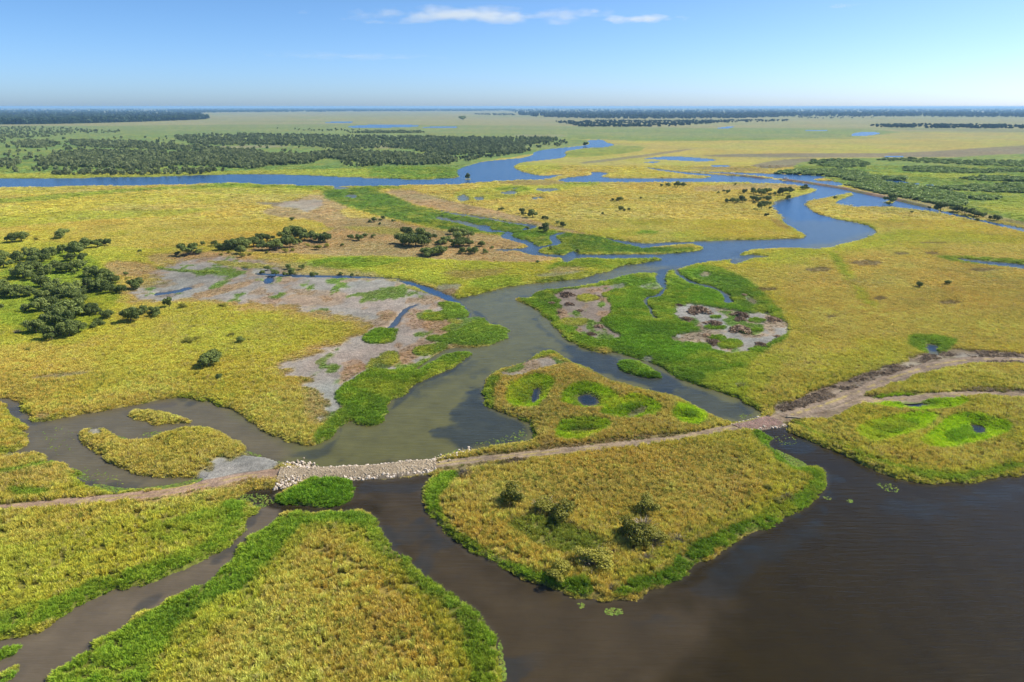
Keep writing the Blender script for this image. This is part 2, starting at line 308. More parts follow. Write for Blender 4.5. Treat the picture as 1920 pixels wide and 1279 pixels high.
z('green',.95,[(1700,640),(1708,630),(1760,632),(1792,642),(1782,660),(1742,669),(1705,656)],3); z('green',.85,[(1750,483),(1800,481),(1920,489),(2000,497),(2000,512),(1900,503),(1800,496)],3)
for e in [(1535,508,25,5),(1650,562,12,4),(1780,570,22,4),(1625,495,30,5),(1690,478,16,3),(1748,477,14,3),(1750,458,24,2),(1440,545,20,4),(1557,597,12,2),(1840,508,30,3)]: z('dbrown',.65,ell(*e),2)
# worked ground and tracks
z('dirt',.95,[(1436,784),(1460,765),(1500,750),(1560,730),(1620,705),(1680,680),(1740,665),(1790,658),(1840,663),(1920,668),(2200,672),(2200,694),(1920,684),(1820,681),(1760,691),(1700,713),(1650,736),(1600,747),(1700,743),(1850,741),(1920,736),(2200,742),(2200,776),(1920,754),(1850,743),(1700,749),(1620,756),(1612,766),(1560,790),(1500,793),(1470,799)],5,1.3)
z('dbrown',.65,[(1445,772),(1470,757),(1510,752),(1500,765),(1470,775)],3); z('dbrown',.5,[(1520,745),(1600,712),(1700,680),(1690,690),(1600,725),(1540,750)],5); z('mauve',.55,[(1560,745),(1680,705),(1760,680),(1700,705),(1600,745)],4); z('mud',.5,[(1790,664),(1850,668),(1840,674),(1780,672)],3); z('mud',.6,ell(1466,762,14,5),2)
z('dbrown',.5,[(1780,735),(1850,728),(1930,738),(1860,742)],3); z('dbrown',.5,[(1800,668),(1870,660),(1920,667),(1860,672)],3)
z('pink',.8,[(-200,975),(0,957),(160,940),(300,922),(400,900),(500,880),(600,880),(600,895),(500,905),(400,920),(300,938),(160,948),(0,964),(-200,985)],4); z('dirt',.7,[(810,866),(880,858),(1000,845),(1200,828),(1380,800),(1480,785),(1480,803),(1380,812),(1200,842),(1000,862),(880,876),(812,888)],4)
z('dirt',1,[(580,878),(636,874),(720,870),(815,860),(830,884),(720,899),(640,904),(590,900)],3,.2)
z('dbrown',.7,[(910,878),(950,866),(1000,862),(990,870),(930,882)],3); z('dbrown',.4,ell(868,893,14,9),3); z('rust',.45,ell(1028,836,22,6),3)
z('mud',1,[(353,882),(400,868),(450,858),(500,856),(512,868),(505,886),(440,893),(380,895)],12,2.5); z('mud',.9,ell(173,812,14,9),2); z('pink',.8,ell(84,783,13,6),3); z('mud',.7,[(0,862),(20,855),(60,850),(40,858),(10,868)],2); z('green',.9,ell(55,930,44,8),3); z('green',.85,[(-60,905),(0,893),(40,880),(85,867),(98,871),(30,893),(0,902)],3); z('ygreen',.5,[(-60,760),(40,790),(50,830),(-60,845)],5)
z('ochre',.5,[(-60,905),(60,885),(120,878),(160,905),(120,918),(0,915)],8)
z('green',.75,[(115,871),(139,886),(150,899),(172,915),(160,915),(140,900),(125,884)],2)
# pits on the island and on the right bank
PITS = [[(948,760),(957,730),(985,714),(1012,707),(1040,715),(1044,730),(1021,757),(1005,771),(968,770)],[(1048,757),(1060,735),(1080,725),(1112,726),(1152,740),(1167,755),(1150,771),(1100,774),(1060,767)],
        [(1118,781),(1150,765),(1182,745),(1222,754),(1242,770),(1236,786),(1190,794),(1138,793)],[(1038,827),(1045,800),(1070,792),(1112,792),(1147,798),(1147,813),(1100,831),(1060,834)],
        [(1256,782),(1270,764),(1292,761),(1322,774),(1327,796),(1300,804),(1268,799)],
        [(1618,756),(1650,744),(1720,741),(1792,747),(1823,758),(1800,771),(1740,776),(1660,773),(1623,766)],[(1597,812),(1640,795),(1700,779),(1742,777),(1763,790),(1722,816),(1660,839),(1617,831)],
        [(1722,842),(1738,815),(1780,784),(1822,781),(1893,799),(1902,815),(1862,831),(1790,846),(1750,851)]]
z('ochre',.55,[(920,770),(930,735),(1000,700),(1080,685),(1200,735),(1300,760),(1370,797),(1200,830),(1010,840),(1000,790)],6)
for p in PITS: z('lime',1,p,2,.4)
for p in PITS: 
    q = np.array(p, float); c0 = q.mean(0); z('lush',.75,[tuple(c0 + (v - c0) * .48 + np.array([0, -2.5])) for v in q],4)
z('mudbrown',.7,[(1168,786),(1198,766),(1222,768),(1205,784),(1180,794)],2); z('dbrown',.6,[(1060,815),(1075,806),(1130,806),(1125,812),(1080,816)],2); z('mudbrown',.6,[(1075,748),(1100,737),(1130,747),(1126,764),(1100,768),(1082,760)],2); z('mudbrown',.5,[(1680,758),(1720,752),(1755,760),(1705,766)],2)
z('mud',.95,[(940,702),(975,689),(1000,677),(1040,675),(1077,684),(1060,692),(1020,698),(980,712),(950,713)],3); z('rust',.7,[(945,697),(985,684),(990,690),(955,703)],2); z('green',.9,[(905,727),(922,707),(950,715),(932,735),(928,772),(912,762)],4); z('green',.8,[(1000,676),(1022,659),(1045,660),(1040,670),(1010,678)],2); z('ygreen',.8,[(1036,674),(1060,676),(1090,688),(1060,686)],2)
z('green',.85,[(960,780),(990,792),(1000,814),(995,832),(985,828),(986,805),(975,790)],2)
# foreground islands
z('green',1,[(1147,1128),(1240,1111),(1320,1051),(1430,994),(1527,944),(1554,910),(1552,886),(1500,881),(1450,850),(1432,835),(1446,822),(1410,809),(1402,816),(1430,850),(1458,883),(1530,900),(1505,930),(1400,978),(1300,1032),(1220,1084),(1150,1108)],4)
z('ygreen',.6,[(1150,1110),(1220,1080),(1300,1030),(1400,975),(1500,930),(1480,915),(1380,955),(1280,1010),(1200,1060),(1130,1095)],8)
z('green',1,[(792,945),(827,994),(887,1041),(970,1081),(1043,1110),(1107,1130),(1108,1106),(1040,1088),(960,1058),(890,1022),(840,982),(818,940),(848,905),(862,884),(815,888)],4); z('dgreen',.75,[(950,985),(1000,968),(1060,990),(1125,1010),(1110,1042),(1060,1042),(1000,1012)],12); z('lush',.8,[(1050,1095),(1090,1090),(1115,1110),(1105,1130),(1070,1124)],5)
z('ochre',.45,[(840,940),(1000,880),(1380,820),(1450,900),(1400,960),(1200,950),(1000,960)],20)
z('lush',1,[(511,928),(549,917),(567,903),(586,896),(611,896),(655,902),(657,917),(668,925),(655,940),(636,948),(611,953),(586,951),(561,947),(530,945),(512,936)],2)
z('ygreen',.75,[(480,1000),(560,965),(690,967),(760,1050),(870,1137),(930,1200),(950,1900),(-100,1900),(143,1237),(297,1147)],4)
z('gold',1,[(600,1000),(650,1010),(700,1060),(760,1120),(820,1190),(850,1260),(860,1320),(880,1900),(330,1900),(330,1290),(380,1200),(450,1150),(520,1090),(560,1020)],22)
z('green',.95,[(520,960),(690,966),(717,1003),(783,1073),(830,1107),(870,1137),(926,1190),(955,1400),(900,1400),(880,1260),(840,1170),(780,1110),(720,1050),(680,995),(600,985),(550,1000),(520,1050),(450,1105),(390,1140),(320,1190),(280,1290),(0,1420),(80,1285),(143,1237),(207,1190),(297,1147),(367,1107),(443,1047),(480,1000)],8)
z('dgreen',.6,[(700,1010),(760,1080),(840,1140),(880,1200),(860,1210),(800,1140),(740,1080),(700,1040)],7); z('lush',.7,[(690,966),(717,1003),(783,1073),(870,1137),(926,1190),(940,1260),(925,1260),(905,1190),(860,1145),(770,1075),(705,1003)],3)
z('ygreen',.8,[(-200,1210),(0,1200),(120,1153),(207,1107),(353,1067),(467,987),(450,940),(300,960),(150,1000),(-200,1060)],20)
z('green',.95,[(-200,1215),(0,1200),(120,1155),(207,1109),(287,1095),(353,1069),(430,1029),(468,988),(455,945),(440,930),(410,945),(440,975),(400,1020),(320,1055),(220,1085),(110,1125),(0,1165),(-200,1180)],8); z('green',.7,[(290,985),(400,960),(440,940),(460,980),(380,1010),(300,1020)],14); z('green',1,[(-50,1225),(0,1218),(32,1214),(30,1228),(5,1242),(-50,1248)],2); z('green',1,[(0,1262),(25,1249),(42,1256),(20,1271),(-40,1282)],2)
z('green',.8,[(1475,797),(1500,808),(1560,835),(1640,872),(1740,903),(1920,885),(2100,860),(2100,850),(1920,873),(1800,890),(1700,885),(1600,850),(1520,815),(1490,795)],4); z('ochre',.5,[(1500,800),(1600,790),(1620,850),(1740,885),(1920,865),(1920,830),(1700,860),(1600,840)],8)

# water body tints; the strongest blue has the sky's reflection painted in
WT = dict(chan=(.052,.038,.02), pool=(.10,.095,.032), lake=(.022,.015,.003), weed=(.020,.028,.034), blue=(.02,.05,.09), silt=(.15,.13,.10), stream=(.115,.09,.058), pond=(.012,.02,.035), sky_refl=(.003,.05,.15))
WZ = []
def wz(c, s, p, f=6): WZ.append((c, s, p, f))
wz('lake',1,[(0,930),(480,905),(820,880),(1300,830),(1470,790),(2300,790),(3000,1900),(-600,1900),(-600,1000)],4)
wz('chan',.9,[(640,890),(830,880),(830,960),(930,1040),(1080,1110),(1250,1130),(1330,1100),(1350,1180),(1200,1320),(1100,1900),(900,1900),(900,1250),(700,1000)],70)
wz('stream',1,[(520,940),(530,975),(450,1060),(300,1160),(100,1290),(-500,1600),(-500,1200),(0,1180),(300,1060),(440,960)],6)
wz('sky_refl',.9,[(-900,362),(0,354),(640,352),(1060,340),(1300,345),(1500,362),(1440,390),(1500,420),(1700,400),(2300,480),(2300,205),(-900,205)],6)
wz('sky_refl',.6,[(1300,500),(1650,440),(1640,410),(1500,380),(1440,390),(1470,420),(1500,450),(1280,455),(900,410),(900,470),(1250,500)],20)
wz('sky_refl',.8,[(480,510),(760,522),(862,560),(880,600),(860,575),(740,530),(480,520)],2); wz('blue',.8,[(1225,530),(1240,505),(1262,505),(1250,540),(1235,600),(1205,565)],2); wz('blue',.7,[(1265,508),(1290,520),(1350,545),(1380,570),(1350,565),(1270,520)],2)
wz('weed',.8,[(1050,655),(1075,650),(1150,668),(1240,700),(1290,725),(1260,740),(1160,712),(1100,690)],8); wz('weed',.55,[(1240,735),(1300,728),(1420,770),(1370,792)],8)
wz('weed',.75,[(860,760),(890,730),(905,725),(912,765),(960,785),(998,800),(995,830),(930,835),(880,845),(830,830),(815,810),(850,800)],10); wz('weed',.7,[(865,575),(880,590),(895,600),(915,612),(908,596),(890,580)],3); wz('weed',.6,[(800,690),(845,665),(890,665),(850,700),(790,722),(770,745),(730,775),(735,752),(770,722)],4); wz('weed',.5,[(1000,590),(1030,625),(1075,650),(1060,655),(1015,625)],4)
wz('weed',.55,[(520,860),(560,845),(620,835),(640,800),(620,850),(580,870)],6); wz('weed',.6,[(270,757),(330,748),(340,760),(290,768)],4); wz('stream',.7,[(-400,690),(400,740),(480,800),(540,830),(540,870),(380,900),(200,930),(-400,900)],25)
wz('weed',.5,[(1450,835),(1510,812),(1540,850),(1480,855)],8); wz('weed',.35,[(1640,940),(1760,925),(1920,905),(1920,935),(1760,960),(1680,965)],20); wz('weed',.3,[(1300,1090),(1400,1030),(1520,980),(1560,1000),(1440,1060),(1320,1130)],18); wz('weed',.4,[(660,905),(800,895),(790,915),(670,925)],5)
wz('sky_refl',.8,[(490,518),(515,518),(512,536),(496,536)],2); wz('sky_refl',.7,[(285,545),(365,536),(360,546),(290,558)],2); wz('sky_refl',.6,[(715,630),(720,605),(760,570),(795,562),(780,582),(755,600),(740,628)],3)
for p in PONDS[:6]: wz('pond',1,p,3)

# ------------------------------------------------------------------ the plain as one graded sheet (finer towards the viewer)
pys = np.concatenate([[2600, 2100, 1800, 1650], np.arange(1560, 1440, -12), np.arange(1440, 330, -2.3), np.arange(330, 214, -1.15), np.arange(214, 203.2, -.55), [203, 202.4, 201.8, 201.2]])
cols = np.arange(-360, 2284, 3.0)
NR, NC = len(pys), len(cols)
_, ROWY = ground(np.zeros(NR), pys)
PXg, Yg = np.meshgrid(cols, ROWY)
Xg = (PXg - 960) / FPX * depth(Yg)
X = Xg.ravel(); Y = Yg.ravel()
DEP = depth(Y)
PXM = DEP / FPX                                           # metres per picture pixel at that distance
FAR = sstep(300, 2500, Y)

n3 = fbm(X / 3.1, Y / 3.1, 3, 3) - .5
n3b = fbm(X / 3.1, Y / 3.1, 41, 3) - .5
n14 = fbm(X / 14, Y / 14, 5, 4) - .5
n14b = fbm(X / 14, Y / 14, 77, 4) - .5
n60 = fbm(X / 60, Y / 60, 9, 4) - .5
n60b = fbm(X / 60, Y / 60, 99, 4) - .5
n400 = fbm(X / 420, Y / 420, 19, 4) - .5
wx = n3 * 1.7 + n14 * 1.2 + n60 * 6 * FAR
wy = n3b * 1.7 + n14b * 1.2 + n60b * 14 * FAR
XW, YW = X + wx, Y + wy

big = lambda ymax: 6 + ymax * .03
land = np.full(X.shape, 1e3)
for p in WATER:
    land = np.minimum(land, -signed_dist(p, XW, YW, big))
for p in LAND:
    land = np.maximum(land, signed_dist(p, XW, YW, big))
PONDS = [[tuple(np.array(p, float).mean(0) + (np.array(v) - np.array(p, float).mean(0)) * (.98 if k < 2 else 1.12, 1.8 if k == 2 else 1.15 if k < 2 else 1.45 if k < 6 else 1.2) + (0, .8 if k < 6 else .2)) for v in p] for k, p in enumerate(PONDS)]
pondd = np.full(X.shape, -1e9); pond_id = np.full(X.shape, -1)
for k, p in enumerate(PONDS):
    d = signed_dist(p, X + wx * .4, Y + wy * .4, 4)
    m = d > pondd
    pondd = np.where(m, d, pondd); pond_id = np.where(m & (d > -3), k, pond_id)
land = np.minimum(land, -pondd)
land = land - PXM * 1.1 * sstep(90, 260, Y)

# colour zones
colr = np.tile(np.array(C['gold']), (len(X), 1))
gh = np.full(X.shape, GH['gold'])
k = (sstep(.02, .16, n60 + n14 * .4) * .6)[:, None]; colr = colr * (1 - k) + np.array(C['ygreen']) * k
k = (sstep(.03, .2, -n60b + n14b * .5) * .6)[:, None]; colr = colr * (1 - k) + np.array(C['ochre']) * k
ptsel = {}
for c, s, p, f, wv in Z:
    fx = n14 * wv * 4.0 + n3 * wv * 1.4 + n60 * 22 * FAR * wv
    fy = n14b * wv * 4.0 + n3b * wv * 1.4 + n60b * 60 * FAR * wv
    P = np.array(p); _, gy = ground(np.clip(P[:, 0], -400, 2300), P[:, 1])
    near = sstep(200, 60, gy.min()) if False else 1.0
    sc = np.clip(P[:, 1].max() - P[:, 1].min(), 4, 80) / 40.0     # small patches get a smaller waver
    d = signed_dist(p, X + fx * min(1, sc), Y + fy * min(1, sc), lambda ym: 8 + ym * .04)
    fw = f * PXM * .8
    m = np.nonzero(d > -fw)[0]
    if len(m) == 0: continue
    wgt = (sstep(-1, 1, d[m] / fw[m] + (n3[m] * 2.6 + n14b[m] * 3.0) * min(1, max(.12, (f - 1.5) / 3))) * s)
    colr[m] = colr[m] * (1 - wgt[:, None]) + np.array(C[c]) * wgt[:, None]
    gh[m] = gh[m] * (1 - wgt) + GH[c] * wgt
# mosaic of low plants on bare mud: rusty herbs and green tufts with shapes of their own
bare = sstep(.45, .1, gh) * sstep(950, 500, Y) * (land > .3)
mz = fbm(X / 5.5, Y / 9, 201, 4); mz2 = fbm(X / 6.5, Y / 11, 333, 4)
dirtlike = signed_dist([(300,460),(900,460),(1060,520),(1480,480),(1520,660),(1100,720),(900,700),(700,800),(560,780),(500,640),(260,580)], X, Y, 30) > 0
k = (sstep(.56, .64, mz) * bare * dirtlike * .55); colr = colr * (1 - k[:, None]) + np.array(C['rust']) * k[:, None]; gh = np.maximum(gh, k * .25)
k = (sstep(.60, .67, mz2) * bare * dirtlike * .85); colr = colr * (1 - k[:, None]) + np.array(C['dgreen']) * k[:, None] * 1.3; gh = np.maximum(gh, k * .4)
k = (sstep(.1, .3, n14 + n3 * .6) * bare * .2); colr = colr * (1 - k[:, None]) + np.array(C['mauve']) * k[:, None]
wk = sstep(-1, 1.5, signed_dist([(1430,786),(1500,748),(1620,703),(1740,663),(1920,664),(2200,668),(2200,698),(1920,686),(1760,693),(1650,738),(1850,738),(2200,738),(2200,778),(1850,745),(1612,768),(1500,795)], X, Y, 6)) * (gh < .45)
k = (sstep(.48, .6, fbm(X / 3.5, Y / 2.2, 611, 4)) * wk * .6)[:, None]; colr = colr * (1 - k) + np.array(C['dbrown']) * k
k = (sstep(.52, .64, fbm(X / 2.5, Y / 1.8, 613, 4)) * wk * .5)[:, None]; colr = colr * (1 - k) + np.array([.36, .30, .22]) * k
# wetter, greener margin wherever land meets water
edge = sstep(2.2, .2, land / np.maximum(1, PXM * 4)) * (gh > .3) * .7 * sstep(-.12, .15, n14 + n3 * .5) * sstep(700, 300, Y)
colr = colr * (1 - edge[:, None]) + np.array(C['green']) * edge[:, None]
# broad variation of vigour
v = 1 + n60 * .35 + n14b * .35 + n3 * .28 + n400 * .3 * FAR
colr *= np.clip(v, .6, 1.5)[:, None]
isg = (colr[:, 1] > colr[:, 0] * 1.15) & (gh > .4)
k = (sstep(-.02, .18, n14 * .8 + n3 * .7) * .5 * isg)[:, None]; colr = colr * (1 - k) + np.array(C['ygreen']) * .95 * k
k = (sstep(.04, .2, -n14b * .8 - n3b * .6) * .45 * isg)[:, None]; colr = colr * (1 - k) + np.array(C['dgreen']) * k
tone = (n14 * .22 + n60b * .22)[:, None] * np.array([1, -.15, -.5]); colr = np.clip(colr * (1 + tone), .004, .8)
# distant ground: streaks of dry and green along the plain
st = fbm(X / 900, Y / 160, 55, 4) - .5
k = (sstep(.03, .2, st) * FAR * .5)[:, None]; colr = colr * (1 - k) + np.array(C['fgreen']) * k
k = (sstep(.03, .2, -st) * FAR * .45)[:, None]; colr = colr * (1 - k) + np.array(C['beige']) * k

k = (FAR * .5)[:, None]; colr = colr * (1 - k) + np.array([.31, .34, .14]) * k
# height
h = .42 + n60 * .25 + n14 * .16 + n3 * .06
pit = np.zeros(X.shape)
for p in PITS:
    d = signed_dist(p, X + wx * .4, Y + wy * .4, 3)
    pit = np.maximum(pit, sstep(-.8, 2.2, d))
isl = sstep(0, 4, signed_dist([(905,727),(940,694),(1039,657),(1133,710),(1280,750),(1367,795),(1200,835),(1000,850),(990,793)], X, Y, 5)) + sstep(0, 4, signed_dist([(1472,799),(1600,745),(1920,740),(2100,860),(1740,905)], X, Y, 5))
h = h + isl * .35 - pit * .55
bank = sstep(-.9, .9, land / np.maximum(1.0, PXM * 1.2))
Hh = -.9 + (h + .9) * bank
Hh = np.where(land < 0, np.minimum(Hh, -.02 - .3 * sstep(0, 2, -land)), np.maximum(Hh, .03 + .05 * sstep(0, 1, land)))
HG = Hh.reshape(NR, NC); GHG = gh.reshape(NR, NC); CG = colr.reshape(NR, NC, 3); LG = land.reshape(NR, NC)

def lookup(x, y, arrs):
    px, py = px_of(x, y)
    fr = np.interp(-py, -pys, np.arange(NR)); fc = np.clip((px - cols[0]) / 3.0, 0, NC - 1.001)
    r0 = np.clip(fr.astype(int), 0, NR - 2); c0 = fc.astype(int)
    a = fr - r0; b = fc - c0
    out = []
    for A in arrs:
        aa, bb = (a[:, None], b[:, None]) if A.ndim == 3 else (a, b)
        out.append((A[r0, c0] * (1 - bb) + A[r0, c0 + 1] * bb) * (1 - aa) + (A[r0 + 1, c0] * (1 - bb) + A[r0 + 1, c0 + 1] * bb) * aa)
    return out
def zat(x, y):
    return float(lookup(np.array([x]), np.array([y]), [HG])[0][0])

# ------------------------------------------------------------------ materials
def mat(name):
    m = bpy.data.materials.new(name); m.use_nodes = True
    nt = m.node_tree
    return m, nt, nt.nodes['Principled BSDF'], nt.nodes['Material Output']
def N(nt, t, **kw):
    n = nt.nodes.new(t)
    for a, v in kw.items():
        if a.startswith('i_'): n.inputs[a[2:]].default_value = v
        else: setattr(n, a, v)
    return n
def mixc(nt, fac, a, b, mode='MIX'):
    n = N(nt, 'ShaderNodeMix', data_type='RGBA', blend_type=mode)
    for s, v in ((n.inputs[0], fac), (n.inputs[6], a), (n.inputs[7], b)):
        if hasattr(v, 'links') or isinstance(v, bpy.types.NodeSocket): nt.links.new(v, s)
        elif isinstance(v, (int, float)): s.default_value = v
        else: s.default_value = (*v, 1)
    return n.outputs[2]

def ground_material():
    m, nt, b, o = mat('plain_ground')
    at = N(nt, 'ShaderNodeAttribute', attribute_name='col')
    geo = N(nt, 'ShaderNodeNewGeometry')
    n1 = N(nt, 'ShaderNodeTexNoise'); n1.inputs['Scale'].default_value = 1.3; n1.inputs['Detail'].default_value = 6; n1.inputs['Roughness'].default_value = .7
    n2 = N(nt, 'ShaderNodeTexNoise'); n2.inputs['Scale'].default_value = .16; n2.inputs['Detail'].default_value = 5; n2.inputs['Roughness'].default_value = .65
    for n in (n1, n2): nt.links.new(geo.outputs['Position'], n.inputs['Vector'])
    r1 = N(nt, 'ShaderNodeMapRange'); r1.inputs[1].default_value = .3; r1.inputs[2].default_value = .7; r1.inputs[3].default_value = .55; r1.inputs[4].default_value = 1.25
    r2 = N(nt, 'ShaderNodeMapRange'); r2.inputs[1].default_value = .3; r2.inputs[2].default_value = .7; r2.inputs[3].default_value = .72; r2.inputs[4].default_value = 1.2
    nt.links.new(n1.outputs[0], r1.inputs[0]); nt.links.new(n2.outputs[0], r2.inputs[0])
    mu = N(nt, 'ShaderNodeMath', operation='MULTIPLY'); nt.links.new(r1.outputs[0], mu.inputs[0]); nt.links.new(r2.outputs[0], mu.inputs[1])
    c = mixc(nt, 1.0, at.outputs['Color'], mu.outputs[0], 'MULTIPLY')
    nt.links.new(c, b.inputs['Base Color'])
    b.inputs['Roughness'].default_value = .95; b.inputs['Specular IOR Level'].default_value = .1
    bp = N(nt, 'ShaderNodeBump'); bp.inputs['Strength'].default_value = .7; bp.inputs['Distance'].default_value = .35
    nt.links.new(n1.outputs[0], bp.inputs['Height']); nt.links.new(bp.outputs[0], b.inputs['Normal'])
    return m
M_GROUND = ground_material()

def blade_material(name, trans=.3):
    m, nt, b, o = mat(name)
    at = N(nt, 'ShaderNodeAttribute', attribute_name='col', attribute_type='INSTANCER')
    b.inputs['Roughness'].default_value = .8; b.inputs['Specular IOR Level'].default_value = .06
    nt.links.new(at.outputs['Color'], b.inputs['Base Color'])
    t = N(nt, 'ShaderNodeBsdfTranslucent'); nt.links.new(at.outputs['Color'], t.inputs[0])
    mx = N(nt, 'ShaderNodeMixShader'); mx.inputs[0].default_value = trans
    nt.links.new(b.outputs[0], mx.inputs[1]); nt.links.new(t.outputs[0], mx.inputs[2]); nt.links.new(mx.outputs[0], o.inputs[0])
    return m
M_BLADE = blade_material('grass_blade')

def leaf_material(name, c1, c2, trans=.18, var=.25):
    m, nt, b, o = mat(name)
    oi = N(nt, 'ShaderNodeObjectInfo'); geo = N(nt, 'ShaderNodeNewGeometry')
    n = N(nt, 'ShaderNodeTexNoise'); n.inputs['Scale'].default_value = .9; n.inputs['Detail'].default_value = 3
    nt.links.new(geo.outputs['Position'], n.inputs['Vector'])
    ad = N(nt, 'ShaderNodeMath', operation='MULTIPLY_ADD'); ad.inputs[1].default_value = .75; nt.links.new(oi.outputs['Random'], ad.inputs[0])
    s2 = N(nt, 'ShaderNodeMath', operation='MULTIPLY_ADD'); s2.inputs[1].default_value = 1.6; s2.inputs[2].default_value = -.7; nt.links.new(n.outputs[0], s2.inputs[0]); nt.links.new(s2.outputs[0], ad.inputs[2])
    c = mixc(nt, ad.outputs[0], c1, c2)
    hs = N(nt, 'ShaderNodeHueSaturation'); nt.links.new(c, hs.inputs['Color'])
    rv = N(nt, 'ShaderNodeMapRange'); rv.inputs[3].default_value = 1 - var; rv.inputs[4].default_value = 1 + var; nt.links.new(oi.outputs['Random'], rv.inputs[0]); nt.links.new(rv.outputs[0], hs.inputs['Value'])
    nt.links.new(hs.outputs[0], b.inputs['Base Color'])
    b.inputs['Roughness'].default_value = .6; b.inputs['Specular IOR Level'].default_value = .25
    t = N(nt, 'ShaderNodeBsdfTranslucent'); nt.links.new(hs.outputs[0], t.inputs[0])
    mx = N(nt, 'ShaderNodeMixShader'); mx.inputs[0].default_value = trans
    nt.links.new(b.outputs[0], mx.inputs[1]); nt.links.new(t.outputs[0], mx.inputs[2]); nt.links.new(mx.outputs[0], o.inputs[0])
    return m
M_LEAF = leaf_material('tree_leaf', (.12,.165,.03), (.215,.25,.055))
M_OLIVE = leaf_material('shrub_leaf', (.20,.205,.022), (.36,.32,.045))
M_THICKET = leaf_material('thicket_leaf', (.25,.34,.08), (.37,.44,.13))
M_WOODLEAF = leaf_material('wood_leaf', (.20,.24,.085), (.31,.34,.14), .2)
M_TWIG = leaf_material('twig', (.20,.16,.11), (.30,.25,.18), .05)
M_DEADSEDGE = leaf_material('dead_sedge', (.20,.125,.075), (.38,.26,.15), .1, .35)
M_FARLEAF = leaf_material('distant_leaf', (.035,.07,.035), (.07,.11,.05), .1, .35)

def simple(name, c1, c2, sc=2.0, rough=.9, bump=.3, dist=.05):
    m, nt, b, o = mat(name)
    geo = N(nt, 'ShaderNodeNewGeometry'); oi = N(nt, 'ShaderNodeObjectInfo')
    n = N(nt, 'ShaderNodeTexNoise'); n.inputs['Scale'].default_value = sc; n.inputs['Detail'].default_value = 5
    nt.links.new(geo.outputs['Position'], n.inputs['Vector'])
    r = N(nt, 'ShaderNodeMapRange'); r.inputs[1].default_value = .3; r.inputs[2].default_value = .7; nt.links.new(n.outputs[0], r.inputs[0])
    nt.links.new(mixc(nt, r.outputs[0], c1, c2), b.inputs['Base Color'])
    b.inputs['Roughness'].default_value = rough; b.inputs['Specular IOR Level'].default_value = .2
    bp = N(nt, 'ShaderNodeBump'); bp.inputs['Strength'].default_value = bump; bp.inputs['Distance'].default_value = dist
    nt.links.new(n.outputs[0], bp.inputs['Height']); nt.links.new(bp.outputs[0], b.inputs['Normal'])
    return m
M_BARK = simple('bark', (.09,.07,.05), (.2,.17,.13), 3)
M_LOG = simple('bleached_log', (.42,.34,.22), (.55,.46,.32), 2)
M_PAINT = simple('white_paint', (.78,.78,.77), (.82,.82,.8), 1, .35, .02)
M_GLASS = simple('tinted_glass', (.02,.025,.03), (.03,.035,.04), 1, .1, 0)
M_RUBBER = simple('rubber', (.02,.02,.02), (.035,.035,.035), 4)
M_STEEL = simple('galvanised_post', (.55,.55,.55), (.66,.66,.66), 4, .5)

def rock_material(name, ca, cb, cc):
    m, nt, b, o = mat(name)
    at = N(nt, 'ShaderNodeAttribute', attribute_name='tint')
    oi = N(nt, 'ShaderNodeObjectInfo')
    geo = N(nt, 'ShaderNodeNewGeometry')
    n = N(nt, 'ShaderNodeTexNoise'); n.inputs['Scale'].default_value = 3.2; n.inputs['Detail'].default_value = 5
    nt.links.new(geo.outputs['Position'], n.inputs['Vector'])
    cr = N(nt, 'ShaderNodeValToRGB')
    e = cr.color_ramp.elements; e[0].position = .3; e[0].color = (*ca, 1); e[1].position = .72; e[1].color = (*cc, 1)
    e2 = cr.color_ramp.elements.new(.5); e2.color = (*cb, 1)
    nt.links.new(n.outputs[0], cr.inputs[0]); nt.links.new(cr.outputs[0], b.inputs['Base Color'])
    b.inputs['Roughness'].default_value = .85
    return m
M_ROCK = rock_material('causeway_rock', (.22,.16,.105), (.40,.315,.21), (.60,.53,.41))
M_BOULDER = rock_material('pale_boulder', (.40,.29,.20), (.58,.48,.37), (.74,.68,.58))

def water_material():
    m, nt, b, o = mat('murky_water')
    at = N(nt, 'ShaderNodeAttribute', attribute_name='col')
    geo = N(nt, 'ShaderNodeNewGeometry')
    n0 = N(nt, 'ShaderNodeTexNoise'); n0.inputs['Scale'].default_value = .22; n0.inputs['Detail'].default_value = 6; n0.inputs['Roughness'].default_value = .6
    nt.links.new(geo.outputs['Position'], n0.inputs['Vector'])
    r = N(nt, 'ShaderNodeMapRange'); r.inputs[1].default_value = .3; r.inputs[2].default_value = .7; r.inputs[3].default_value = .82; r.inputs[4].default_value = 1.15; nt.links.new(n0.outputs[0], r.inputs[0])
    nt.links.new(mixc(nt, 1.0, at.outputs['Color'], r.outputs[0], 'MULTIPLY'), b.inputs['Base Color'])
    b.inputs['IOR'].default_value = 1.333; b.inputs['Specular IOR Level'].default_value = .28
    b.inputs['Roughness'].default_value = .2
    mp = N(nt, 'ShaderNodeMapping'); mp.inputs['Rotation'].default_value = (0, 0, R(-28)); mp.inputs['Scale'].default_value = (.3, 1.9, 1)
    nt.links.new(geo.outputs['Position'], mp.inputs['Vector'])
    w1 = N(nt, 'ShaderNodeTexNoise'); w1.inputs['Scale'].default_value = .8; w1.inputs['Detail'].default_value = 3; nt.links.new(mp.outputs[0], w1.inputs['Vector'])
    bp = N(nt, 'ShaderNodeBump'); bp.inputs['Strength'].default_value = .5; bp.inputs['Distance'].default_value = .2
    nt.links.new(w1.outputs[0], bp.inputs['Height']); nt.links.new(bp.outputs[0], b.inputs['Normal'])
    return m
M_WATER = water_material()

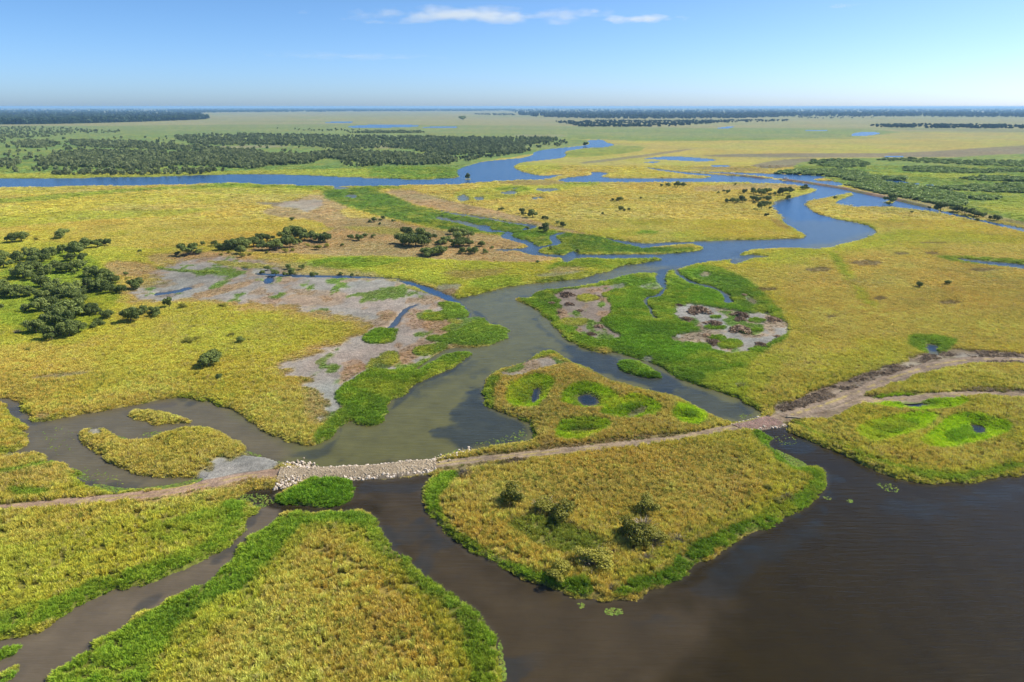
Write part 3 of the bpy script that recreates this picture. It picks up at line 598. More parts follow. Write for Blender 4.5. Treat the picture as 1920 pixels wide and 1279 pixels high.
# ------------------------------------------------------------------ mesh helpers
def new_mesh(name, V, F, cols_=None, smooth=False, attr='col'):
    me = bpy.data.meshes.new(name)
    V = np.asarray(V, np.float32)
    if isinstance(F, np.ndarray):
        nf, k = F.shape
        me.vertices.add(len(V)); me.vertices.foreach_set('co', V.ravel())
        me.loops.add(nf * k); me.loops.foreach_set('vertex_index', F.astype(np.int32).ravel())
        me.polygons.add(nf); me.polygons.foreach_set('loop_start', np.arange(0, nf * k, k, dtype=np.int32))
        if smooth: me.polygons.foreach_set('use_smooth', np.ones(nf, bool))
        me.update(calc_edges=True)
    else:
        me.from_pydata([tuple(map(float, v)) for v in V], [], F)
        if smooth:
            for p in me.polygons: p.use_smooth = True
    if cols_ is not None:
        a = me.attributes.new(attr, 'FLOAT_COLOR', 'POINT')
        c4 = np.ones((len(V), 4), np.float32); c4[:, :3] = cols_
        a.data.foreach_set('color', c4.ravel())
    return me
def add_obj(name, me, m=None, parent=None, loc=None):
    o = bpy.data.objects.new(name, me)
    if m is not None and me is not None and len(me.materials) == 0: me.materials.append(m)
    if loc is not None: o.location = loc
    if parent is not None: o.parent = parent
    COL.objects.link(o)
    return o
def tag(o, label=None, cat=None, group=None, kind=None):
    if label: o['label'] = label
    if cat: o['category'] = cat
    if group: o['group'] = group
    if kind: o['kind'] = kind
    return o

idx = np.arange(NR * NC).reshape(NR, NC)
QUADS = np.stack([idx[:-1, :-1], idx[:-1, 1:], idx[1:, 1:], idx[1:, :-1]], -1)
SELF_SHADE_MUL = .68  # self-shadow of the grass, painted into the ground colour
soil_shade = sstep(.25, .6, gh) * sstep(230, 85, Y) * .5                     # thatch and peat tone, with tuft shade painted in, between the tufts
GCOL = colr * np.where(gh > .2, SELF_SHADE_MUL, .92)[:, None]
GCOL = GCOL * (1 - soil_shade[:, None]) + np.array([.15, .115, .04]) * soil_shade[:, None]
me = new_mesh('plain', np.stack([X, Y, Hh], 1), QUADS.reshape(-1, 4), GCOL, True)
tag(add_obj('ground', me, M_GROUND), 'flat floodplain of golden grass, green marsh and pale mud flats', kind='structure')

# ------------------------------------------------------------------ water sheets
wc = np.tile(np.array(WT['pool']), (len(X), 1))
for c, s, p, f in WZ:
    d = signed_dist(p, X + n14 * 4 + n3 * 1.5, Y + n14b * 4 + n3b * 1.5, lambda ym: 10 + ym * .04)
    fw = f * PXM
    m = np.nonzero(d > -fw)[0]
    if not len(m): continue
    t = sstep(-1, 1, d[m] / fw[m] + (n14[m] * 3.5 + n3[m] * 4.5) * (1 if c == 'weed' else .3)) * s
    wc[m] = wc[m] * (1 - t[:, None]) + np.array(WT[c]) * t[:, None]
k = sstep(.06, .2, n14 + n3 * .7) * sstep(7, 1, -land) * .5 * sstep(500, 250, Y); wc = wc * (1 - k[:, None]) + np.array(WT['weed']) * k[:, None]
k = sstep(1.1, 0, -land) * .35 * sstep(400, 200, Y); wc = wc * (1 - k[:, None]) + np.array(WT['silt']) * .5 * k[:, None]
wet = (land < 1.2 + PXM * 1.0).reshape(NR, NC)
cell = wet[:-1, :-1] | wet[:-1, 1:] | wet[1:, :-1] | wet[1:, 1:]
lakeside = (signed_dist([(-600,1000),(0,945),(480,900),(560,890),(820,876),(1000,860),(1380,806),(1470,790),(1560,780),(3000,700),(3000,1900),(-600,1900)], X, Y, 5) > 0).reshape(NR, NC)[:-1, :-1]
pc = np.maximum.reduce([np.where(wet, pond_id.reshape(NR, NC), -1)[:-1, :-1], pond_id.reshape(NR, NC)[1:, 1:], pond_id.reshape(NR, NC)[:-1, 1:], pond_id.reshape(NR, NC)[1:, :-1]])
def sheet(name, mask, label):
    q = QUADS[mask].reshape(-1, 4)
    u, inv = np.unique(q, return_inverse=True)
    V = np.stack([X[u], Y[u], np.zeros(len(u))], 1)
    me = new_mesh(name, V, inv.reshape(-1, 4), wc[u], True)
    return tag(add_obj(name, me, M_WATER), label, kind='structure')
sheet('lake', cell & lakeside & (pc < 0), 'dark brown lake water in front of the rock causeway')
sheet('river', cell & ~lakeside & (pc < 0), 'winding olive and blue river with its creeks behind the causeway')
PL = ['dark blue pond in a green hollow on the island', 'narrow weedy pool in the leftmost green hollow on the island', 'small deep blue pond above the worked dirt ground',
      'dark pool in the hollow beside the upper track on the right', 'small blue pool in the rightmost green hollow', 'long thin blue pond at the right edge of the golden field',
      'square blue pond in the field beyond the marsh, leftmost', 'small blue pond just right of the square pond', 'grey oval pond in the green hollow near the far river', 'thin pale pond behind the grey oval pond',
      'wide blue pond with a dark far bank', 'small blue pond nearest in the far golden field']
for k in range(len(PONDS)):
    if (cell & (pc == k)).any(): sheet('pond', cell & (pc == k), PL[k])

# ------------------------------------------------------------------ grass: real tufts, too many to count
def tuft(name, n, spread, lean, wid, seed, tip=.25):
    rs = np.random.RandomState(seed)
    V, F = [], []
    for i in range(n):
        a = rs.rand() * 6.283; r = spread * math.sqrt(rs.rand()); bx, by = r * math.cos(a), r * math.sin(a)
        hh = (.62 + .38 * rs.rand()) * (1 - .45 * (r / max(spread, 1e-3)) ** 2)
        la = a + rs.randn() * .7; l = lean * (.3 + rs.rand()) * hh
        t = rs.rand() * 6.283; wx_, wy_ = math.cos(t) * wid, math.sin(t) * wid
        m1 = (bx + math.cos(la) * l * .35, by + math.sin(la) * l * .35, hh * .62); tp = (bx + math.cos(la) * l, by + math.sin(la) * l, hh * (1 - .2 * rs.rand()))
        s = len(V)
        V += [(bx - wx_ * .6, by - wy_ * .6, -.05), (bx + wx_ * .6, by + wy_ * .6, -.05), (m1[0] + wx_, m1[1] + wy_, m1[2]), (m1[0] - wx_, m1[1] - wy_, m1[2]), (tp[0] + wx_ * tip, tp[1] + wy_ * tip, tp[2]), (tp[0] - wx_ * tip, tp[1] - wy_ * tip, tp[2])]
        F += [(s, s + 1, s + 2, s + 3), (s + 3, s + 2, s + 4, s + 5)]
    me = new_mesh(name, V, F); me.materials.append(M_BLADE)
    return bpy.data.objects.new(name, me)
T_REED = [tuft('reed_tuft', 30, .34, .45, .045, s) for s in (1, 2, 3)]
T_LUSH = [tuft('lush_tuft', 38, .42, .6, .05, s) for s in (4, 5, 6)]
T_MAT = [tuft('mat_tuft', 46, .55, .5, .06, s) for s in (7, 8)]

def scatter(name, V, rot, scl, col4, protos, label, cat, kind='stuff', attr_idx=None):
    """one object: points that carry turn, size and colour, each dressed with a tuft"""
    me = bpy.data.meshes.new(name)
    me.vertices.add(len(V)); me.vertices.foreach_set('co', np.asarray(V, np.float32).ravel())
    a = me.attributes.new('rot', 'FLOAT_VECTOR', 'POINT'); a.data.foreach_set('vector', np.asarray(rot, np.float32).ravel())
    a = me.attributes.new('scl', 'FLOAT_VECTOR', 'POINT'); a.data.foreach_set('vector', np.asarray(scl, np.float32).ravel())
    c4 = np.ones((len(V), 4), np.float32); c4[:, :3] = col4
    a = me.attributes.new('col', 'FLOAT_COLOR', 'POINT'); a.data.foreach_set('color', c4.ravel())
    o = add_obj(name, me)
    ng = bpy.data.node_groups.new(name + '_nodes', 'GeometryNodeTree')
    ng.interface.new_socket('Geometry', in_out='INPUT', socket_type='NodeSocketGeometry')
    ng.interface.new_socket('Geometry', in_out='OUTPUT', socket_type='NodeSocketGeometry')
    gi = ng.nodes.new('NodeGroupInput'); go = ng.nodes.new('NodeGroupOutput')
    iop = ng.nodes.new('GeometryNodeInstanceOnPoints')
    g2i = ng.nodes.new('GeometryNodeGeometryToInstance')
    for p in reversed(protos):
        oi = ng.nodes.new('GeometryNodeObjectInfo'); oi.inputs['Object'].default_value = p; ng.links.new(oi.outputs['Geometry'], g2i.inputs[0])
    ng.links.new(g2i.outputs[0], iop.inputs['Instance']); iop.inputs['Pick Instance'].default_value = True
    def at(n, t):
        q = ng.nodes.new('GeometryNodeInputNamedAttribute'); q.data_type = t; q.inputs[0].default_value = n; return q.outputs[0]
    rv = ng.nodes.new('FunctionNodeRandomValue'); rv.data_type = 'INT'
    rv.inputs[4].default_value = 0; rv.inputs[5].default_value = len(protos) - 1
    ng.links.new(rv.outputs[2], iop.inputs['Instance Index'])
    e2r = ng.nodes.new('FunctionNodeEulerToRotation'); ng.links.new(at('rot', 'FLOAT_VECTOR'), e2r.inputs[0])
    ng.links.new(e2r.outputs[0], iop.inputs['Rotation']); ng.links.new(at('scl', 'FLOAT_VECTOR'), iop.inputs['Scale'])
    ng.links.new(gi.outputs[0], iop.inputs['Points']); ng.links.new(iop.outputs[0], go.inputs[0])
    md = o.modifiers.new('tufts', 'NODES'); md.node_group = ng
    return tag(o, label, cat, kind=kind)

def ring_points(y0, y1, dens):
    """uniform random points over the visible part of the plain between two distances"""
    W = lambda y: .76 * y + 22
    n = int(dens * (W(y0) + W(y1)) * (y1 - y0))
    yy = RNG.uniform(y0, y1, int(n * 1.0)); xx = RNG.uniform(-1, 1, len(yy)) * W(y1)
    m = np.abs(xx) < W(yy)
    # resample for the trapezoid
    n2 = int(dens * 2 * W(y1) * (y1 - y0)); yy = RNG.uniform(y0, y1, n2); xx = RNG.uniform(-W(y1), W(y1), n2); m = np.abs(xx) < W(yy)
    return xx[m], yy[m]

ROAD_PX = []   # filled below, grass keeps off the tracks
TRACKS = [
 ([(-200,978),(0,960),(80,951),(160,944),(300,930),(400,910),(450,898),(500,892),(560,888),(600,887)], 2.6),
 ([(810,876),(850,870),(900,865),(1000,854),(1150,841),(1280,825),(1340,812),(1385,803)], 2.4),
 ([(1440,793),(1500,778),(1560,764),(1620,756),(1700,749),(1780,744),(1850,742),(1920,746),(2100,762)], 3.0),
 ([(1470,786),(1540,765),(1600,742),(1660,716),(1720,696),(1780,682),(1840,676),(1920,677),(2100,684)], 3.0),
]
CAUSEWAY = [[(585,880),(636,877),(720,873),(764,866),(818,862),(826,880),(818,887),(770,892),(720,897),(655,902),(590,900)],[(1364,797),(1385,793),(1405,788),(1432,779),(1450,788),(1474,799),(1440,804),(1414,811),(1392,811)]]
def line_dist(pts_px, x, y):
    P = np.array(smooth_poly(pts_px, False, 2)); gx, gy = ground(P[:, 0], P[:, 1])
    d = np.full(x.shape, 1e9)
    for i in range(len(gx) - 1):
        ex, ey = gx[i + 1] - gx[i], gy[i + 1] - gy[i]; L = ex * ex + ey * ey
        t = np.clip(((x - gx[i]) * ex + (y - gy[i]) * ey) / L, 0, 1)
        d = np.minimum(d, np.hypot(x - gx[i] - t * ex, y - gy[i] - t * ey))
    return d

sets = {'reed': [], 'lush': [], 'low': []}
for y0, y1, dens, wsc, hs in [(40, 95, 8.5, .78, .95), (95, 150, 7.0, .86, .92), (150, 230, 4.2, 1.1, .64), (230, 380, 1.7, 1.65, .45), (380, 750, .2, 4.0, .28)]:
    x, y = ring_points(y0, y1, dens)
    hz, g, c, l = lookup(x, y, [HG, GHG, CG, LG])
    keep = (l > .0 + .05 * wsc) & (g > .12)
    rd = np.full(x.shape, 1e9)
    if y0 < 300:
        for pts, wd in TRACKS: rd = np.minimum(rd, line_dist(pts, x, y) - wd * .5 * (.8 + .5 * vnoise(x / 2, y / 2, 8)))
    if y0 < 160:
        for p in CAUSEWAY: keep &= ~(signed_dist(p, x, y, 1) > -.1)
    keep &= rd > 0
    keep &= RNG.random(len(x)) < np.clip(g * 1.5, .05, 1)
    if y0 < 90: keep &= ~((fbm(x / 2.4, y / 2.0, 171, 3) > .62) & (RNG.random(len(x)) < .75))   # trampled and open gaps
    x, y, hz, g, c, l = x[keep], y[keep], hz[keep], g[keep], c[keep], l[keep]
    cl = fbm(x / 1.9, y / 1.4, 71, 3); cl2 = fbm(x / 7.0, y / 5.0, 73, 3)
    vs = ((.62 + .75 * cl) * (.6 + .8 * cl2) if y0 < 140 else (.8 + .4 * cl) * (.8 + .4 * cl2)) * RNG.uniform(.8, 1.25, len(x))
    hh = np.clip(g, .2, 1.2) * 1.05 * vs * hs * (.42 + .58 * sstep(0, 1.6 + y * .012, l))
    ww = wsc * (.7 + .45 * cl) * RNG.uniform(.8, 1.25, len(x)) * np.clip(.55 + g * .5, .5, 1.1)
    lean = .28
    rot = np.stack([RNG.normal(0, .12, len(x)), RNG.normal(0, .12, len(x)) - .10, RNG.uniform(0, 6.283, len(x))], 1)
    scl = np.stack([ww, ww, hh], 1)
    br = (1 + (RNG.random(len(x)) - .5) * (.32 if y0 < 200 else .14))[:, None] * (.88 + .24 * cl[:, None])
    hue = RNG.normal(0, .05, len(x))[:, None] * np.array([1, 0, -.6])
    cc = np.clip(c * br * (1 + hue) * 1.22, .003, .75)
    sp = RNG.random(len(x)) + (cl2 - .5) * .5; gold_ = c[:, 0] > c[:, 1]
    q_ = .65 if y0 < 140 else .25
    mk_ = (sp < .18) & gold_; cc[mk_] = cc[mk_] * (1 - q_) + np.array([.20, .26, .04]) * q_      # greener shoots among the straw
    mk_ = (sp > .93) & gold_; cc[mk_] = cc[mk_] * .5 + np.array([.52, .42, .20]) * .5         # bleached stalks
    P = np.stack([x, y, hz], 1)
    green = (c[:, 1] > c[:, 0] * 1.12)
    low = g < .45
    for nm, m in (('low', low), ('lush', green & ~low), ('reed', ~green & ~low)):
        sets[nm].append((P[m], rot[m], scl[m], cc[m]))
def cat_(nm): return [np.concatenate([s[i] for s in sets[nm]]) for i in range(4)]
scatter('golden_grass', *cat_('reed'), T_REED, 'tall golden grass covering the islands and fields', 'grass')
scatter('green_grass', *cat_('lush'), T_LUSH, 'lush green marsh grass along the water edges and hollows', 'grass')
scatter('low_herbs', *cat_('low'), T_MAT, 'low reddish and green plants on the mud flats and dry ground', 'ground cover')
print('tufts', {k: sum(len(s[0]) for s in v) for k, v in sets.items()})

# ------------------------------------------------------------------ dead brush on the worked ground
def brush():
    xs, ys = [], []
    for k, (poly, n) in enumerate([([(1440,778),(1460,764),(1500,750),(1560,730),(1620,705),(1680,680),(1740,665),(1790,659),(1800,668),(1740,680),(1690,700),(1640,722),(1580,748),(1500,772)],2600),([(1800,662),(1860,660),(1920,668),(1920,684),(1840,682)],500),([(905,880),(950,866),(1000,862),(985,872),(930,883)],260),([(1770,735),(1850,728),(1935,738),(1860,743)],350),([(815,868),(850,858),(880,850),(860,862),(830,872)],160),([(1425,784),(1450,770),(1470,778),(1445,788)],220)]):
        P = np.array(poly, float); rs = np.random.RandomState(900 + k)
        px = rs.uniform(P[:, 0].min(), P[:, 0].max(), n * 5); py = rs.uniform(P[:, 1].min(), P[:, 1].max(), n * 5); gx, gy = ground(px, py)
        d = signed_dist(poly, gx, gy, 1); i = np.nonzero(d > 0)[0][:n]; xs.append(gx[i]); ys.append(gy[i])
    x = np.concatenate(xs); y = np.concatenate(ys); rd = np.full(x.shape, 1e9)
    for pts, wd in TRACKS: rd = np.minimum(rd, line_dist(pts, x, y) - wd * .45)
    k = (rd > 0) & (fbm(x / 3, y / 3, 77, 3) > .50); x, y = x[k], y[k]; hz = lookup(x, y, [HG])[0]; n = len(x)
    s_ = RNG.uniform(.35, .95, n); c = np.array([.33, .255, .175]) * RNG.uniform(.45, 1.6, (n, 1))
    scatter('dead_brush', np.stack([x, y, hz], 1), np.stack([RNG.normal(0, .4, n), RNG.normal(0, .4, n), RNG.uniform(0, 6.28, n)], 1), np.stack([s_, s_, s_ * .35], 1), c, T_MAT, 'dark dead brush heaped along the worked dirt ground', 'brush')
brush()

# ------------------------------------------------------------------ dirt tracks
def strip(name, pts, width, label, lift=.06, c0=(.27,.20,.13), edge_soft=True, seed=0):
    P = np.array(smooth_poly(pts, False, 3)); gx, gy = ground(P[:, 0], P[:, 1])
    s = np.concatenate([[0], np.cumsum(np.hypot(np.diff(gx), np.diff(gy)))])
    n = int(s[-1] / .8); t = np.linspace(0, s[-1], n)
    x = np.interp(t, s, gx); y = np.interp(t, s, gy)
    tx, ty = np.gradient(x), np.gradient(y); L = np.hypot(tx, ty); nx, ny = -ty / L, tx / L
    K = np.linspace(-1, 1, 13)
    wob = width * .5 * (1 + .5 * (fbm(t / 4, t * 0, seed, 3) - .5)); wob2 = width * .5 * (1 + .5 * (fbm(t / 4, t * 0 + 9, seed, 3) - .5))
    off = np.where(K[None, :] < 0, K[None, :] * wob[:, None], K[None, :] * wob2[:, None])
    XX = (x[:, None] + nx[:, None] * off).ravel(); YY = (y[:, None] + ny[:, None] * off).ravel()
    zz, cg = lookup(XX, YY, [HG, CG])
    ka = np.tile(np.abs(K), n); kk = np.tile(K, n)
    rut = np.exp(-((np.abs(kk) - .48) / .16) ** 2)
    zz = np.maximum(zz, .2) + lift * (1 - ka ** 4) - .035 * rut - .03 * (ka > .99)
    nn = fbm(XX / 1.6, YY / 1.6, 61, 4); nm = fbm(XX / 6, YY / 6, 62, 3)
    col = np.array(c0)[None] * (.72 + .55 * nn)[:, None] * (1 + .18 * rut)[:, None]
    kb = (sstep(.5, .62, nm) * .3)[:, None]; col = col * (1 - kb) + np.array(C['mauve']) * kb
    hmid = (np.exp(-(kk / .16) ** 2) * sstep(.45, .6, nn) * .7)[:, None]; col = col * (1 - hmid) + np.array(C['ochre']) * .8 * hmid
    ke = (sstep(.62, 1.0, ka + (nn - .5) * .7))[:, None]; col = col * (1 - ke) + cg * SELF_SHADE_MUL * ke
    ii = np.arange(n * 13).reshape(n, 13); F = np.stack([ii[:-1, :-1], ii[1:, :-1], ii[1:, 1:], ii[:-1, 1:]], -1).reshape(-1, 4)
    return tag(add_obj(name, new_mesh(name, np.stack([XX, YY, zz], 1), F, col, True), M_GROUND), label, kind='structure')
strip('dirt_road', TRACKS[0][0], 3.4, 'reddish dirt track leading from the left edge to the causeway', seed=1, c0=(.32,.21,.14))
strip('dirt_road', TRACKS[1][0], 3.2, 'dirt track crossing the middle island between both causeways', seed=2)
strip('dirt_road', TRACKS[2][0], 4.4, 'pale dirt track curving along the hollows at the right', seed=3, lift=.05)
strip('dirt_road', TRACKS[3][0], 4.4, 'upper dirt track running through dark worked ground at the right', seed=4, lift=.09, c0=(.24,.18,.125))

# ------------------------------------------------------------------ causeways of broken rock
def rock_mesh(name, seed, sub=1):
    import bmesh
    rs = np.random.RandomState(seed)
    bm = bmesh.new(); bmesh.ops.create_icosphere(bm, subdivisions=1, radius=1)
    s = np.array([1, .75 + .3 * rs.rand(), .55 + .25 * rs.rand()])
    for vv in bm.verts:
        f = 1 + (rs.rand() - .5) * .55
        vv.co = Vector((vv.co.x * s[0] * f, vv.co.y * s[1] * f, vv.co.z * s[2] * f))
    me = bpy.data.meshes.new(name); bm.to_mesh(me); bm.free(); me.materials.append(M_BOULDER)
    return me
ROCKS = [rock_mesh('rock', s) for s in range(8)]
def causeway(name, top_px, bot_px, zt, label, nbig, nsmall, c0, redd):
    """roadbed between the two traced shorelines, its individual boulders, and the rubble between them"""
    T = np.array(smooth_poly(top_px, False, 2)); B = np.array(smooth_poly(bot_px, False, 2))
    tx, ty = ground(T[:, 0], T[:, 1]); bx, by = ground(B[:, 0], B[:, 1])
    n = 90; u = np.linspace(0, 1, n)
    ip = lambda a, b: (np.interp(u, np.linspace(0, 1, len(a)), a), np.interp(u, np.linspace(0, 1, len(b)), b))
    ax, ay = ip(tx, ty); cx, cy_ = ip(bx, by)
    root = add_obj(name, None, loc=((ax.mean() + cx.mean()) / 2, (ay.mean() + cy_.mean()) / 2, 0))
    o = np.array(root.location)
    K = np.array([-.12, 0, .1, .2, .35, .5, .65, .8, .9, 1.0, 1.12]); ZK = np.array([-.6, .05, .45, .8, .95, 1, .95, .8, .45, .05, -.6]) * zt
    XX = (ax[:, None] * (1 - K) + cx[:, None] * K); YY = (ay[:, None] * (1 - K) + cy_[:, None] * K); ZZ = np.tile(ZK, (n, 1)) + .12 * (fbm(XX / .9, YY / .9, 5, 3) - .5)
    col = np.array(c0)[None, None] * (.7 + .6 * fbm(XX / .7, YY / .7, 15, 4))[..., None]
    ii = np.arange(n * 11).reshape(n, 11); F = np.stack([ii[:-1, :-1], ii[:-1, 1:], ii[1:, 1:], ii[1:, :-1]], -1).reshape(-1, 4)[:, ::-1]
    add_obj('roadbed', new_mesh('roadbed', np.stack([XX.ravel() - o[0], YY.ravel() - o[1], ZZ.ravel()], 1), F, col.reshape(-1, 3), True), M_GROUND, root)
    rs = np.random.RandomState(5)
    def spot(edge):
        a = rs.rand(); 
        if edge: k = (rs.beta(1.3, 5) * .34 - .05) if rs.rand() < .45 else 1 - (rs.beta(1.3, 5) * .34 - .05)
        else: k = rs.rand()
        x = np.interp(a, u, ax) * (1 - k) + np.interp(a, u, cx) * k; y = np.interp(a, u, ay) * (1 - k) + np.interp(a, u, cy_) * k
        return x - o[0], y - o[1], float(np.interp(k, K, ZK))
    for i in range(nbig):
        x, y, zz = spot(True); s = rs.uniform(.17, .36)
        r = add_obj('rock', ROCKS[rs.randint(8)], None, root, (x, y, zz + s * .15)); r.scale = (s, s, s * .9); r.rotation_euler = (rs.rand() * .6, rs.rand() * .6, rs.rand() * 6.28)
    V, F = [], []; base = [(np.array([v.co[:] for v in m.vertices]), [tuple(p.vertices) for p in m.polygons]) for m in ROCKS]
    k0 = 0; VV = []; FF = []
    for i in range(nsmall):
        x, y, zz = spot(rs.rand() < .72); s = rs.uniform(.05, .17) * redd
        v, f = base[rs.randint(8)]; a = rs.rand() * 6.28
        rot = np.array([[math.cos(a), -math.sin(a), 0], [math.sin(a), math.cos(a), 0], [0, 0, 1]])
        VV.append((v * s) @ rot.T + np.array([x, y, zz + s * .1])); FF.append(np.array(f) + k0); k0 += len(v)
    rb = add_obj('rubble', new_mesh('rubble', np.concatenate(VV), np.concatenate(FF)), M_ROCK, root); rb['kind'] = 'stuff'
    return tag(root, label, 'causeway')
causeway('rock_causeway', [(530,875),(580,878),(636,876),(720,872),(764,865),(815,863)], [(515,917),(565,903),(655,901),(720,896),(770,891),(818,886)], .75, 'pale broken rock causeway carrying the track between pool and lake', 290, 4200, (.35,.275,.18), 1.0)
causeway('gravel_causeway', [(1364,797),(1385,793),(1405,788),(1432,779)], [(1395,811),(1414,810),(1440,804),(1474,799)], .6, 'short reddish gravel causeway at the head of the right channel', 60, 1500, (.27,.17,.135), .75)

def rubble_pile(pxs, n, label):
    VV, FF = [], []; k0 = 0; rs = np.random.RandomState(len(label))
    P = np.array(pxs); gx, gy = ground(P[:, 0], P[:, 1]); cx, cyy = gx.mean(), gy.mean()
    root = add_obj('rubble_pile', None, loc=(cx, cyy, 0))
    base = [(np.array([v.co[:] for v in m.vertices]), np.array([tuple(p.vertices) for p in m.polygons])) for m in ROCKS]
    for i in range(n):
        t = rs.rand() * (len(gx) - 1); a = int(t); f = t - a
        x = gx[a] * (1 - f) + gx[a + 1] * f + rs.randn() * .55; y = gy[a] * (1 - f) + gy[a + 1] * f + rs.randn() * .7
        s = rs.uniform(.1, .3); v, fc = base[rs.randint(8)]
        zz = .35 * rs.rand() + max(.05, zat(x, y))
        if s > .23: r = add_obj('rock', ROCKS[rs.randint(8)], None, root, (x - cx, y - cyy, zz)); r.scale = (s,) * 3; r.rotation_euler = (rs.rand(), 0, rs.rand() * 6); continue
        VV.append(v * s + np.array([x - cx, y - cyy, zz])); FF.append(fc + k0); k0 += len(v)
    rb = add_obj('rubble', new_mesh('rubble', np.concatenate(VV), np.concatenate(FF)), M_ROCK, root); rb['kind'] = 'stuff'
    tag(root, label, 'rubble', 'rubble piles beside the causeway')
rubble_pile([(535,873),(560,871),(580,876),(592,879)], 130, 'dark rubble heap on the pool side at the left end of causeway')
rubble_pile([(525,913),(545,907),(562,901)], 130, 'pale rubble heap left of the round green islet')
rubble_pile([(818,866),(845,858),(870,851),(884,847)], 120, 'scattered rubble on the pool side at the right end of causeway')

# ------------------------------------------------------------------ trees, shrubs and dead growth
def blob_dirs(rs, n):
    v = rs.randn(n, 3); return v / np.linalg.norm(v, axis=1)[:, None]
def make_crown(seed, nl, quads, leaf, flat=.8, low=.12, gap=0.1):
    """crown of unit width: lobes filled with small leaf clumps"""
    rs = np.random.RandomState(seed); V = []; F = []
    L = []
    for i in range(nl):
        a = rs.rand() * 6.28; r = .34 * math.sqrt(rs.rand()) * (1.15 if i else 0)
        zc = low + (.18 + .5 * rs.rand()) * flat
        R0 = rs.uniform(.12, .25) * (1.25 if i == 0 else 1)
        L.append((np.array([r * math.cos(a), r * math.sin(a), zc]), R0))
    for c, r in L:                                              # inner mass
        d = blob_dirs(rs, 26)
        P = c + d * r * np.array([1, 1, .85]) * .74
        s = len(V)
        if gap < .4:
            for j in range(14):
                p = c + blob_dirs(rs, 1)[0] * r * .5; t1 = blob_dirs(rs, 1)[0] * leaf * 1.8; t2 = np.cross(t1, blob_dirs(rs, 1)[0]); s = len(V)
                V += [p - t1 - t2, p + t1 - t2, p + t1 + t2, p - t1 + t2]; F.append((s, s + 1, s + 2, s + 3))
    per = quads // nl
    for c, r in L:
        d = blob_dirs(rs, per)
        d[:, 2] = np.where(d[:, 2] < -.35, -d[:, 2], d[:, 2])
        for dd in d:
            if rs.rand() < gap: continue
            p = c + dd * r * np.array([1, 1, .85]) * (.8 + .3 * rs.rand())
            if p[2] < .03: p[2] = .03 + .05 * rs.rand()
            nrm = dd + rs.randn(3) * .55; nrm /= np.linalg.norm(nrm)
            t1 = np.cross(nrm, rs.randn(3)); t1 /= np.linalg.norm(t1); t2 = np.cross(nrm, t1)
            sz = leaf * (.6 + .8 * rs.rand()); s = len(V)
            V += [p - t1 * sz - t2 * sz * .5, p + t1 * sz - t2 * sz * .5, p + t1 * sz * .55 + t2 * sz * .8, p - t1 * sz * .55 + t2 * sz * .8]; F.append((s, s + 1, s + 2, s + 3))
    return np.array(V), np.array(F)
def make_trunk(seed, height, r0, limbs=4, reach=.25):
    rs = np.random.RandomState(seed); V = []; F = []
    def tube(p0, p1, a, b, n=6):
        p0 = np.array(p0); p1 = np.array(p1); d = p1 - p0; d /= np.linalg.norm(d); q = np.cross(d, [0.3, .8, .2]); q /= np.linalg.norm(q); w_ = np.cross(d, q); s = len(V)
        for p, rr in ((p0, a), (p1, b)):
            for i in range(n): V.append(p + rr * (math.cos(6.283 * i / n) * q + math.sin(6.283 * i / n) * w_))
        for i in range(n): F.append((s + i, s + (i + 1) % n, s + n + (i + 1) % n, s + n + i))
    mid = (rs.randn() * .02, rs.randn() * .02, height * .45); tube((0, 0, -.05), mid, r0, r0 * .75); tube(mid, (rs.randn() * .03, rs.randn() * .03, height), r0 * .75, r0 * .3)
    for i in range(limbs):
        a = rs.rand() * 6.28; tube((mid[0], mid[1], mid[2] * (.6 + .5 * rs.rand())), (math.cos(a) * reach, math.sin(a) * reach, height * (.7 + .35 * rs.rand())), r0 * .5, r0 * .15, 5)
    return np.array(V), np.array(F)
def twig_ball(seed, n=240, flat=.7):
    rs = np.random.RandomState(seed); V = []; F = []
    for i in range(n):
        d = blob_dirs(rs, 1)[0]; d[2] = abs(d[2]) * flat + .05; r0, r1 = rs.uniform(.03, .25), rs.uniform(.34, .5)
        p0, p1 = d * r0, (d + rs.randn(3) * .22) * r1; p1[2] = max(p1[2], .02); q = np.cross(p1 - p0, rs.randn(3)); q = q / np.linalg.norm(q) * rs.uniform(.006, .012); s = len(V)
        V += [p0 - q, p0 + q, p1 + q * .4, p1 - q * .4]; F.append((s, s + 1, s + 2, s + 3))
    return np.array(V), np.array(F)
def mk(name, vf, m): me = new_mesh(name, *vf); me.materials.append(m); return me
CROWN = [mk('crown', make_crown(20 + i, [11, 13, 15, 10, 14, 12][i], 2600, .032, [.75, .8, .7, .85, .65, .9][i], [.09, .07, .11, .09, .06, .12][i]), M_LEAF) for i in range(6)]
CROWN_OPEN = [mk('crown', make_crown(50 + i, 9, 900, .05, .8, .16, .3), M_LEAF) for i in range(3)]
TRUNK = [mk('trunk', make_trunk(i, .62, .035), M_BARK) for i in range(4)]
CROWN_SH = [mk('foliage', make_crown(70 + i, [11, 14, 12][i], 2800, .024, .72, .06, .2), M_OLIVE) for i in range(3)]
STEM = [mk('stem', make_trunk(30 + i, .45, .022, 6, .3), M_BARK) for i in range(2)]
TWIG = [mk('branches', twig_ball(90 + i), M_TWIG) for i in range(3)]
TWIG_DENSE = [mk('branches', twig_ball(96 + i, 420, .6), M_TWIG) for i in range(2)]
CROWN_FAR = [mk('far_crown', make_crown(120 + i, 6, 130, .12, .85, .12), M_LEAF) for i in range(4)]

